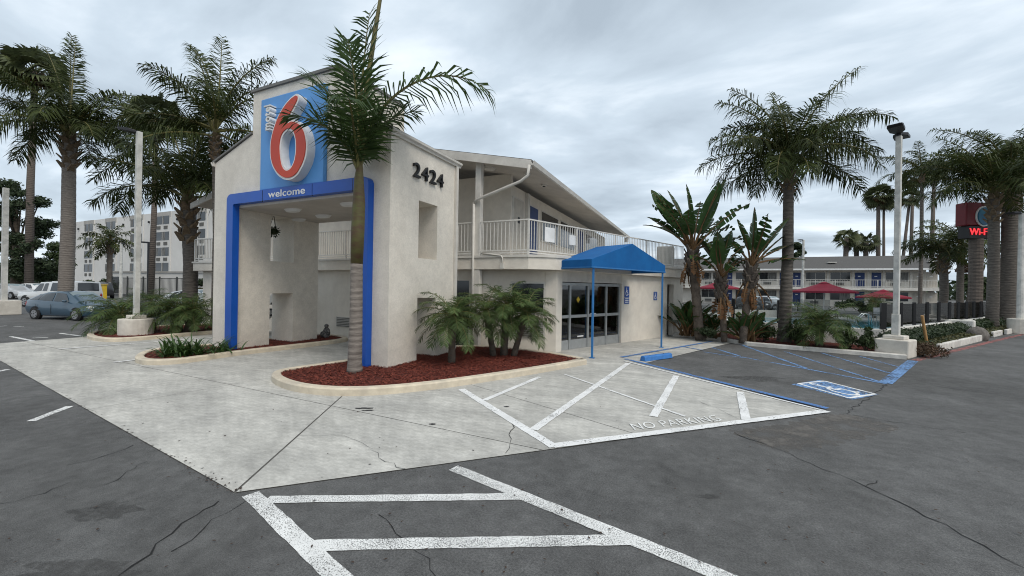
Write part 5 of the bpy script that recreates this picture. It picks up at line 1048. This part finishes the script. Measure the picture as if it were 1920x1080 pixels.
def straps(label, pts_, n, L, seed):
    a = Vector(pts_[0]); r = thing('lily_clump', label, 'plant', (a.x, a.y, .08)); q = random.Random(seed)
    me_ = []
    for k in range(6):
        b = MB(); e = R(80-10*k); P = Vector((0, 0, 0)); last = None
        for i in range(7):
            t = i/6; w = .02*(1-t**2)+.002; l_, r_ = P+Vector((0, w, 0)), P-Vector((0, w, 0)); o = len(b.v); b.v += [l_, r_]
            if i: b.f.append((o-2, o-1, o+1, o))
            aa = e-R(75)*t**1.3; P = P+Vector((math.cos(aa), 0, math.sin(aa)))*L/6
        me = bpy.data.meshes.new('leaf'); me.from_pydata(b.v, [], b.f); me.materials.append(MATS['leaf_strap']); me_.append(me)
    for i in range(n):
        c = Vector(q.choice(pts_)); put_frond(r, me_[q.randrange(6)], c+Vector((q.gauss(0, .13), q.gauss(0, .13), 0)), q.uniform(0, 360), name='leaf').scale = (q.uniform(.7, 1.15),)*3
straps('bright green strap leaved lily clump in the island tip left of the portico', [g(320, 668, .1), g(345, 667, .1), g(372, 664, .1), g(335, 664, .1)], 190, .62, 1)
straps('small strap leaved clump against the blue arch foot', [g(412, 660, .1), g(422, 660, .1)], 60, .5, 2)

# ------------------------------------------------------------ leafy shrubs, hedges, trees
def leafcloud(b, balls, n, s, q, shell=.55):
    W = [x[1][0]*x[1][1]*x[1][2] for x in balls]; T = sum(W)
    for (c, rr), w in zip(balls, W):
        for _ in range(max(4, int(n*w/T))):
            d = Vector((q.gauss(0, 1), q.gauss(0, 1), q.gauss(0, 1))).normalized(); f = (shell+(1-shell)*q.random())*q.uniform(.85, 1.1); P = Vector(c)+Vector((d.x*rr[0], d.y*rr[1], d.z*rr[2]))*f
            a = (d+Vector((q.gauss(0, .7), q.gauss(0, .7), q.gauss(0, .7)))).normalized(); x = a.orthogonal().normalized(); y = a.cross(x); an = q.uniform(0, 6.28); x, y = x*math.cos(an)+y*math.sin(an), y*math.cos(an)-x*math.sin(an); l = s*q.uniform(.6, 1.3)
            b.add([P-x*l, P+y*l*.45, P+x*l, P-y*l*.45], [(0, 1, 2, 3)])
def shrub(label, u, v, rx, rz_h, n, s, mt, seed, z=.1, spikes=0):
    a = g(u, v, z); r = thing('shrub', label, 'shrub', (a.x, a.y, .05)); q = random.Random(seed); b = MB(); balls = [(a+Vector((q.uniform(-.5, .5)*rx, q.uniform(-.5, .5)*rx, rz_h*q.uniform(.35, .75))), (rx*q.uniform(.4, .65), rx*q.uniform(.4, .65), rz_h*q.uniform(.25, .42))) for _ in range(9)]
    leafcloud(b, balls, n, s, q, .3)
    for k in range(spikes):
        c = a+Vector((q.uniform(-.5, .5)*rx, q.uniform(-.5, .5)*rx, rz_h*.8)); leafcloud(b, [(c+Vector((0, 0, .06*i)), (.05, .05, .04)) for i in range(6)], 40, s, q, .2)
    b.build('foliage', mt, r); st = MB()
    for k in range(6): st.tube([a-Vector((0, 0, .04)), a+Vector((q.uniform(-.6, .6)*rx, q.uniform(-.6, .6)*rx, rz_h*.75))], [.015, .006], 5)
    st.build('stems', 'bark', r)
shrub('rounded green shrub just right of the tall queen palm base', 1492, 643, .36, .62, 900, .055, 'leaf_mid', 1, spikes=4); shrub('rounded green shrub below the pool wall right of the dwarf date palm', 1584, 655, .34, .6, 900, .055, 'leaf_mid', 2, spikes=3)
shrub('upright tufted shrub nearest the light pole footing', 1624, 658, .32, .5, 700, .055, 'leaf_mid', 3, spikes=6); shrub('low sprawling shrub left of the tall queen palm base', 1432, 640, .5, .6, 900, .055, 'leaf_mid', 4, spikes=4)
shrub('low reddish shrub at the foot of the light pole block', 1728, 668, .75, .42, 2200, .04, 'leaf_red', 5, z=0)
shrub('low sprawling shrub beneath the bird of paradise stems', 1322, 636, .5, .45, 900, .055, 'leaf_dark', 6)
def hedge(label, pxs, w, h, n, s, mt, seed, z=0, name='hedge', back=None):
    q = random.Random(seed); P = [V2(g(*p)) for p in pxs]; r = thing(name, label, 'hedge', (*P[0], 0)); balls = []
    for a, b in zip(P[:-1], P[1:]):
        k = max(2, int((b-a).length/(.35*max(h, .6))))
        for i in range(k+1):
            c = a+(b-a)*i/k+(back if back else RN)*w*.5; balls.append((Vector((c.x, c.y, h*.5)), (w*.55*q.uniform(.9, 1.1), w*.55*q.uniform(.9, 1.1), h*.5*q.uniform(.92, 1.1))))
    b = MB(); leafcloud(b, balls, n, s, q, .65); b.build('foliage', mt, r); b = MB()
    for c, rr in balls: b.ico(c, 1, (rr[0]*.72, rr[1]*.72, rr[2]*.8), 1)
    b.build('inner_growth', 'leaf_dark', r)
H0 = V2(g(1712, 668)); 
def hp_(t, off): p = RS+RD*t+RN*off; return p
def hedge2(label, t0, t1, off, w, h, n, s, mt, seed):
    q = random.Random(seed); a, b_ = hp_(t0, off), hp_(t1, off); r = thing('hedge', label, 'hedge', (*a, 0)); balls = []; k = int((t1-t0)/.3)
    for i in range(k+1): c = a+(b_-a)*i/k; balls.append((Vector((c.x, c.y, h*.48)), (w*.55*q.uniform(.9, 1.15), w*.55*q.uniform(.9, 1.15), h*.5*q.uniform(.9, 1.12))))
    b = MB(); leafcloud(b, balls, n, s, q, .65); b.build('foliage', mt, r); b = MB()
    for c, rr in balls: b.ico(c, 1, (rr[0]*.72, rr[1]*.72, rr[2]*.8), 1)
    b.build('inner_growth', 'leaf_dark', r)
WO = (S2-RS).dot(RN)
hedge2('clipped dark green hedge under the glass fence by the light pole', .9, 8.6, WO-.3, .62, zw+.05, 6500, .05, 'leaf_dark', 1)
hedge2('clipped dark hedge farther along the fence behind the big palms', 9.6, 22, WO-.3, .62, zw+.05, 4200, .07, 'leaf_dark', 2)
hedge2('low olive ground cover between the hedge and the white planter kerb', 1.8, 8.4, .32, .5, .36, 4200, .045, 'leaf_olive', 3)
hedge2('low olive ground cover round the feet of the big palms', 9.2, 18, .35, .5, .36, 2600, .06, 'leaf_olive', 4)
def tree(label, u, vb, d, balls_px, n, s, mt, seed, tr=.35, base_v=None, bark='bark', name='tree'):
    q = random.Random(seed); p = V2(at(u, 550, d)); a = Vector((*p, 0)); r = thing(name, label, 'tree', a); sc = d/FPX; balls = []
    for (bu, bv, br) in balls_px:
        c = at(bu, bv, d)+fw*q.uniform(-1, 1)*br*sc*.5
        for k in range(5): o = Vector((q.gauss(0, 1), q.gauss(0, 1), q.gauss(0, 1))).normalized()*br*sc*.55; balls.append((c+o, (br*sc*q.uniform(.35, .6),)*2+(br*sc*q.uniform(.28, .45),)))
    b = MB(); leafcloud(b, balls, n, s, q, .25); b.build('crown', mt, r); tp = at(u, min(x[1] for x in balls_px)+20, d); st = MB(); st.tube([a, a.lerp(tp, .4), tp], [tr, tr*.7, tr*.2], 9)
    for c, rr in balls[::3]: m_ = a.lerp(tp, q.uniform(.3, .6)); st.tube([m_, m_.lerp(c, .6)+Vector((0, 0, .2)), c], [tr*.3, tr*.18, tr*.06], 6)
    st.build('trunk', bark, r, smooth=True)
tree('tall dark broadleaf tree at the far left edge', 30, 540, 46, [(30, 355, 32), (60, 375, 30), (20, 400, 36), (62, 420, 32), (30, 450, 40), (70, 470, 30), (15, 490, 40), (50, 505, 36)], 20000, .17, 'leaf_dark', 1, .5)
tree('rounded mid green tree right of the tall dark one', 95, 545, 52, [(92, 475, 26), (105, 500, 30), (80, 510, 30), (112, 485, 18)], 8000, .2, 'leaf_mid', 2)
tree('dark hedge-like tree behind the white pickup', 30, 545, 58, [(10, 520, 30), (50, 525, 28), (85, 528, 26), (115, 527, 24)], 4500, .35, 'leaf_dark', 3)
tree('sloping dark clipped bush before the hotel base', 185, 545, 56, [(150, 545, 16), (175, 540, 18), (200, 534, 17), (160, 535, 12), (215, 540, 12)], 4000, .25, 'leaf_mid', 4)
tree('brown green bush beside the motel left of the portico', 388, 560, 30, [(385, 550, 16), (395, 540, 14), (375, 555, 12)], 1800, .12, 'leaf_olive', 5, .1)
tree('boxy dark hedge left of the motel wing stairs', 380, 560, 40, [(376, 528, 11), (388, 528, 11), (392, 534, 10)], 1500, .14, 'leaf_dark', 6, .1)
tree('small round tree behind the far wing roof near the slim pole', 1495, 545, 72, [(1490, 462, 12), (1500, 470, 12), (1492, 475, 10)], 1200, .35, 'leaf_dark', 7, .25)
tree('leafy green shrubs under the pylon sign', 1830, 560, 33, [(1820, 545, 22), (1845, 540, 24), (1830, 528, 20), (1860, 535, 24)], 4000, .16, 'leaf_mid', 8, .12)
tree('dense dark tree beyond the right edge palms', 1905, 560, 36, [(1905, 500, 34), (1925, 470, 36), (1900, 535, 30), (1925, 530, 40), (1930, 420, 36)], 6500, .2, 'leaf_dark', 9, .3)
tree('dark shrubs between the umbrellas and the light pole', 1625, 570, 32, [(1590, 575, 18), (1615, 570, 18), (1640, 572, 16)], 2600, .12, 'leaf_dark', 10, .08)
tree('reddish bushy tree far right beyond the wing end', 1815, 545, 60, [(1812, 505, 16), (1820, 520, 16)], 1400, .25, 'leaf_red', 11, .2)
q = random.Random(3); b = MB(); balls = []
for i in range(60): u = -200+i*42; d = 150+q.uniform(-15, 25); c = at(u, 545, d); balls.append((Vector((c.x, c.y, 2.5)), (7, 7, q.uniform(3.0, 5.5))))
leafcloud(b, balls, 14000, 1.1, q, .6); stuff(b.build('distant_treeline', 'leaf_dark')); bpy.data.objects['distant_treeline']['label'] = 'far dark treeline along the horizon'

# ------------------------------------------------------------ cars
def wheel(r, x, y, rad, w, side, spokes=5):
    c = Vector((x, y, rad)); t = MB().tube([c-Vector((0, w/2, 0)), c-Vector((0, w/2-.03, 0)), c+Vector((0, w/2-.03, 0)), c+Vector((0, w/2, 0))], [rad*.9, rad, rad, rad*.9], 24).build('wheel', 'tyre', r, local=True)
    yo = side*(w/2+.004); b = MB(); n = 20
    for k in range(spokes): a = 6.283*k/spokes; d = Vector((math.cos(a), 0, math.sin(a))); s = Vector((-d.z, 0, d.x)); b.add([c+Vector((0, yo, 0))+d*.03+s*.05, c+Vector((0, yo, 0))+d*.03-s*.05, c+Vector((0, yo, 0))+d*rad*.62-s*.06, c+Vector((0, yo, 0))+d*rad*.62+s*.06], [(0, 1, 2, 3)])
    for k in range(n): a0, a1 = 6.283*k/n, 6.283*(k+1)/n; f = lambda a, q_: c+Vector((math.cos(a)*rad*q_, yo, math.sin(a)*rad*q_)); b.add([f(a0, .55), f(a1, .55), f(a1, .68), f(a0, .68)], [(0, 1, 2, 3)])
    b.build('rim', 'rim', t, local=True)
def car(name, label, loc, rz_a, st, paint, whx, rad, wins, front, rear, cat='car', ws=None, bk=None, arch=.06):
    r = thing(name, label, cat, (loc[0], loc[1], 0), rz_a); b = MB(); n = len(st); V = []; F = []
    for (x, z0, zm_, zb_, zr_, w0_, wm_, wb_, wr_) in st:
        row = [(w0_*.92, z0), (w0_, z0+.04), (wm_, zm_), (wb_, zb_), (wr_, zr_), (wr_*.55, zr_+.025), (0, zr_+.035)]
        V += [Vector((x, y, z)) for y, z in row]+[Vector((x, -y, z)) for y, z in row[-2::-1]]
    k = 13
    for i in range(n-1):
        for j in range(k-1): F.append((i*k+j, i*k+j+1, (i+1)*k+j+1, (i+1)*k+j))
        F.append((i*k+k-1, i*k, (i+1)*k, (i+1)*k+k-1))
    F += [tuple(range(k)), tuple(range((n-1)*k, n*k))]
    b.add(V, F); o = b.build('body', paint, r, smooth=True, local=True); md = o.modifiers.new('b', 'BEVEL'); md.width = .03; md.segments = 2; md.limit_method = 'ANGLE'; md.angle_limit = R(25)
    def ip(x, side, f):
        for i in range(n-1):
            if st[i][0] <= x <= st[i+1][0]:
                t = (x-st[i][0])/(st[i+1][0]-st[i][0]); zb_, zr_, wb_, wr_ = [st[i][j]+(st[i+1][j]-st[i][j])*t for j in (3, 4, 7, 8)]; return Vector((x, side*(wb_+(wr_-wb_)*f+.012), zb_+(zr_-zb_)*f))
    for (x0, x1, x2, x3) in wins:                                  # bottom x0-x1, top x2-x3
        for s in (-1, 1):
            m_ = 6; bo = [ip(x0+(x1-x0)*i/m_, s, .08) for i in range(m_+1)]; to = [ip(x2+(x3-x2)*i/m_, s, .86) for i in range(m_+1)]; MB().add(bo+to, [(i, i+1, m_+2+i, m_+1+i) for i in range(m_)]).build('side_window', 'car_glass', r, local=True)
    for sc, mt_ in ((ws, 'windscreen'), (bk, 'car_glass')):
        if sc:
            (xa, wa, za), (xb, wb_, zb2) = sc; MB().add([(xa, -wa, za), (xa, wa, za), (xb, wb_, zb2), (xb, 0, zb2+.03), (xb, -wb_, zb2), (xa, 0, za+.03)], [(0, 5, 3, 4), (5, 1, 2, 3)]).build('windscreen', mt_, r, local=True)
    for x in whx:
        for s in (-1, 1):
            wm_ = max(q_[6] for q_ in st); c = Vector((x, s*(wm_-.02), rad+.03)); MB().tube([c-Vector((0, .12*s, 0)), c+Vector((0, s*.012, 0))], rad+arch, 24).build('wheel_arch', 'black', r, local=True); wheel(r, x, s*(wm_-.075), rad, .2, s)
    for (x, y, z, a, b2, c2, mt_, nm_) in front+rear:
        for s in ((-1, 1) if y else (1,)): MB().ico((x, s*y, z), 1, (a, b2, c2), 2).build(nm_, mt_, r, smooth=True, local=True)
    for (x0, x1, x2, x3) in wins[:2]:
        for s in (-1, 1):
            wm_ = max(q_[6] for q_ in st); MB().box(x1-.006, x1+.006, s*(wm_-.006) if s > 0 else s*wm_-.004, s*wm_+.004 if s > 0 else s*(wm_-.006), .32, .82).build('door_seam', 'black', r, local=True)
    return r
prius = [(-2.2, .42, .6, .92, .96, .62, .70, .66, .5), (-2.08, .3, .58, 1.0, 1.1, .74, .82, .74, .56), (-1.5, .24, .55, 1.0, 1.3, .8, .86, .8, .57), (-.9, .2, .52, .97, 1.43, .82, .87, .82, .58), (-.2, .2, .5, .94, 1.49, .82, .87, .82, .59), (.35, .2, .5, .92, 1.45, .82, .87, .82, .58), (.8, .2, .5, .92, 1.25, .82, .87, .81, .6), (1.4, .2, .5, .9, .93, .82, .87, .79, .68), (1.85, .22, .5, .78, .8, .8, .85, .74, .6), (2.12, .25, .48, .64, .66, .72, .78, .66, .5), (2.24, .34, .46, .54, .55, .58, .62, .52, .4)]
f0, f1 = V2(g(60, 599)), V2(g(137, 602)); dcar = (f1-f0).normalized(); mid = (f0+f1)/2; nrm_ = Vector((-dcar.y, dcar.x)); cpos = mid+nrm_*.85
CB = car('hatchback_car', 'metallic blue hatchback parked beside the left island', cpos, math.atan2(dcar.y, dcar.x), prius, 'car_blue', (-1.33, 1.37), .3,
    [(-1.9, -1.25, -1.35, -1.05), (-1.2, -.25, -1.0, -.3), (-.15, .85, -.2, .4)], [(1.92, .62, .68, .22, .14, .09, 'lamp', 'headlight'), (.75, .93, 1.0, .1, .1, .07, 'car_blue', 'mirror'), (2.2, 0, .36, .06, .4, .06, 'black', 'grille')], [(-2.12, .68, .8, .06, .1, .16, 'taillamp', 'tail_light')], ws=((1.28, .64, 1.0), (.42, .54, 1.445)), bk=((-2.1, .5, 1.1), (-1.5, .52, 1.33)))
CB.scale = (.9, .9, .9)
pick = [(-2.6, .5, .7, 1.05, 1.06, .8, .86, .84, .76), (-2.55, .42, .7, 1.08, 1.78, .82, .88, .86, .7), (-.5, .4, .7, 1.08, 1.8, .82, .88, .86, .7), (-.4, .4, .7, 1.08, 1.76, .82, .88, .86, .68), (.55, .4, .7, 1.06, 1.72, .82, .88, .85, .66), (1.15, .4, .7, 1.04, 1.07, .82, .88, .84, .7), (2.3, .42, .7, .98, 1.0, .8, .86, .8, .66), (2.45, .5, .7, .9, .92, .74, .8, .74, .6)]
pp = V2(g(70, 577)); car('pickup_truck', 'white pickup truck with a camper shell behind the blue hatchback', pp+Vector((-.6, 1.2)), math.atan2(dcar.y, dcar.x)+math.pi, pick, 'car_white', (-1.5, 1.6), .36, [(-2.4, -.6, -2.3, -.6), (-.3, .1, -.25, .05), (.2, .95, .18, .55)], [(2.42, .6, .8, .05, .14, .09, 'lamp', 'headlight')], [(-2.6, .74, .85, .04, .07, .14, 'taillamp', 'tail_light')], cat='truck', ws=((1.12, .66, 1.1), (.6, .62, 1.7)), bk=((-2.6, .62, 1.15), (-2.57, .6, 1.7)))
sed = [(-2.25, .42, .6, .88, .9, .66, .74, .7, .55), (-1.7, .24, .55, .95, .98, .8, .86, .8, .65), (-1.1, .2, .52, .95, 1.3, .82, .87, .82, .6), (-.3, .2, .5, .94, 1.45, .82, .87, .82, .6), (.4, .2, .5, .93, 1.42, .82, .87, .82, .6), (1.2, .2, .5, .92, .95, .82, .87, .8, .68), (2.0, .24, .5, .78, .8, .78, .84, .74, .6), (2.25, .34, .46, .6, .62, .62, .68, .6, .45)]
W_ = [(-1.15, -.35, -.95, -.35), (-.25, .85, -.28, .38)]; fr = [(2.1, .6, .62, .12, .16, .08, 'lamp', 'headlight')]; rr_ = [(-2.2, .6, .75, .06, .14, .08, 'taillamp', 'tail_light')]
car('sedan_car', 'white sedan half hidden behind the dwarf date palms of the left island', V2(at(372, 590, 24)), .35, sed, 'car_white', (-1.35, 1.4), .31, W_, fr, rr_, ws=((1.1, .64, 1.0), (.45, .56, 1.41)), bk=((-1.65, .6, .99), (-1.12, .56, 1.29)))
car('sedan_car', 'silver sedan in the far row left of the white pickup', V2(at(20, 560, 40)), .3, sed, 'car_silver', (-1.35, 1.4), .31, W_, fr, rr_, ws=((1.1, .64, 1.0), (.45, .56, 1.41)), bk=((-1.65, .6, .99), (-1.12, .56, 1.29)))
suv = [(-2.3, .45, .7, 1.05, 1.07, .74, .82, .8, .7), (-2.2, .35, .65, 1.08, 1.65, .8, .88, .84, .66), (-.3, .3, .6, 1.06, 1.76, .82, .9, .86, .68), (.4, .3, .6, 1.05, 1.7, .82, .9, .86, .66), (1.1, .3, .6, 1.03, 1.07, .82, .9, .84, .72), (2.1, .32, .6, .95, .98, .8, .88, .8, .66), (2.3, .42, .6, .8, .82, .7, .78, .7, .55)]
car('dark_suv', 'black sport utility vehicle near the yellow post before the annex', V2(at(190, 560, 44)), YAW+2.4, suv, 'car_black', (-1.4, 1.4), .36, [(-2.0, -.6, -1.9, -.6), (-.5, .85, -.45, .35)], [(2.2, .6, .75, .08, .14, .1, 'lamp', 'headlight')], [(-2.25, .74, .95, .05, .08, .16, 'taillamp', 'tail_light')], cat='suv', ws=((1.05, .66, 1.08), (.45, .6, 1.68)), bk=((-2.26, .6, 1.12), (-2.2, .58, 1.6)))
car('hatchback_car', 'white hatchback in the far row behind the pickup', V2(at(66, 560, 44)), .3, prius, 'car_white', (-1.33, 1.37), .3, [(-1.2, -.25, -1.0, -.3), (-.15, .85, -.2, .4)], fr, rr_, ws=((1.28, .64, 1.0), (.42, .54, 1.445)), bk=((-2.1, .5, 1.1), (-1.5, .52, 1.33)))
for i, (u, d, c_, lb) in enumerate([(1410, 42, 'car_black', 'dark car parked under the far wing behind the pool'), (1440, 41, 'car_silver', 'grey car parked under the far wing behind the pool wall')]):
    car('sedan_car', lb, V2(at(u, 560, d)), YAW-1.2, sed, c_, (-1.35, 1.4), .31, W_, fr, rr_, ws=((1.1, .64, 1.0), (.45, .56, 1.41)))
c = Vector((*V2(at(195, 560, 37)), 0)); yp = thing('yellow_post', 'yellow painted guard post beside the black vehicle', 'post', c); MB().box(-.25, .25, -.12, .12, 0, 1.5, Matrix.Translation(c)).build('post', 'yellow', yp, bev=.03); MB().box(-.3, .3, -.17, .17, 1.501, 1.56, Matrix.Translation(c)).build('cap', 'yellow', yp)
c = Vector((*V2(at(168, 560, 40)), 0)); oc = thing('traffic_barrel', 'orange and white barrel behind the blue hatchback roof', 'barrel', c)
for k in range(4): MB().tube([c+Vector((0, 0, .02+k*.32)), c+Vector((0, 0, .33+k*.32))], [.32-.03*k, .30-.03*k], 14).build('band', 'orange' if k % 2 == 0 else 'skin_white', oc)
# outside stair seen through the pier opening
sx = V2(at(505, 580, 14.5)); stc = thing('outside_stair', 'outside stair with pale stringers seen through the far pier openings', 'stair', (*sx, 0)); base = Vector((*sx, 0))
for k in range(9): MB().box(-.6, .6, -.14, .14, .12+k*.2, .17+k*.2, Matrix.Translation(base+Vector((k*-.02, k*.0, 0))+rt0*(k*.2-.9))).build('tread', 'dark_metal', stc)
for s in (-.5, .5): MB().bar(base+rt0*-1.0+fw*s, base+rt0*1.0+fw*s+Vector((0, 0, 1.95)), .06, .2).build('stringer', 'trim', stc)
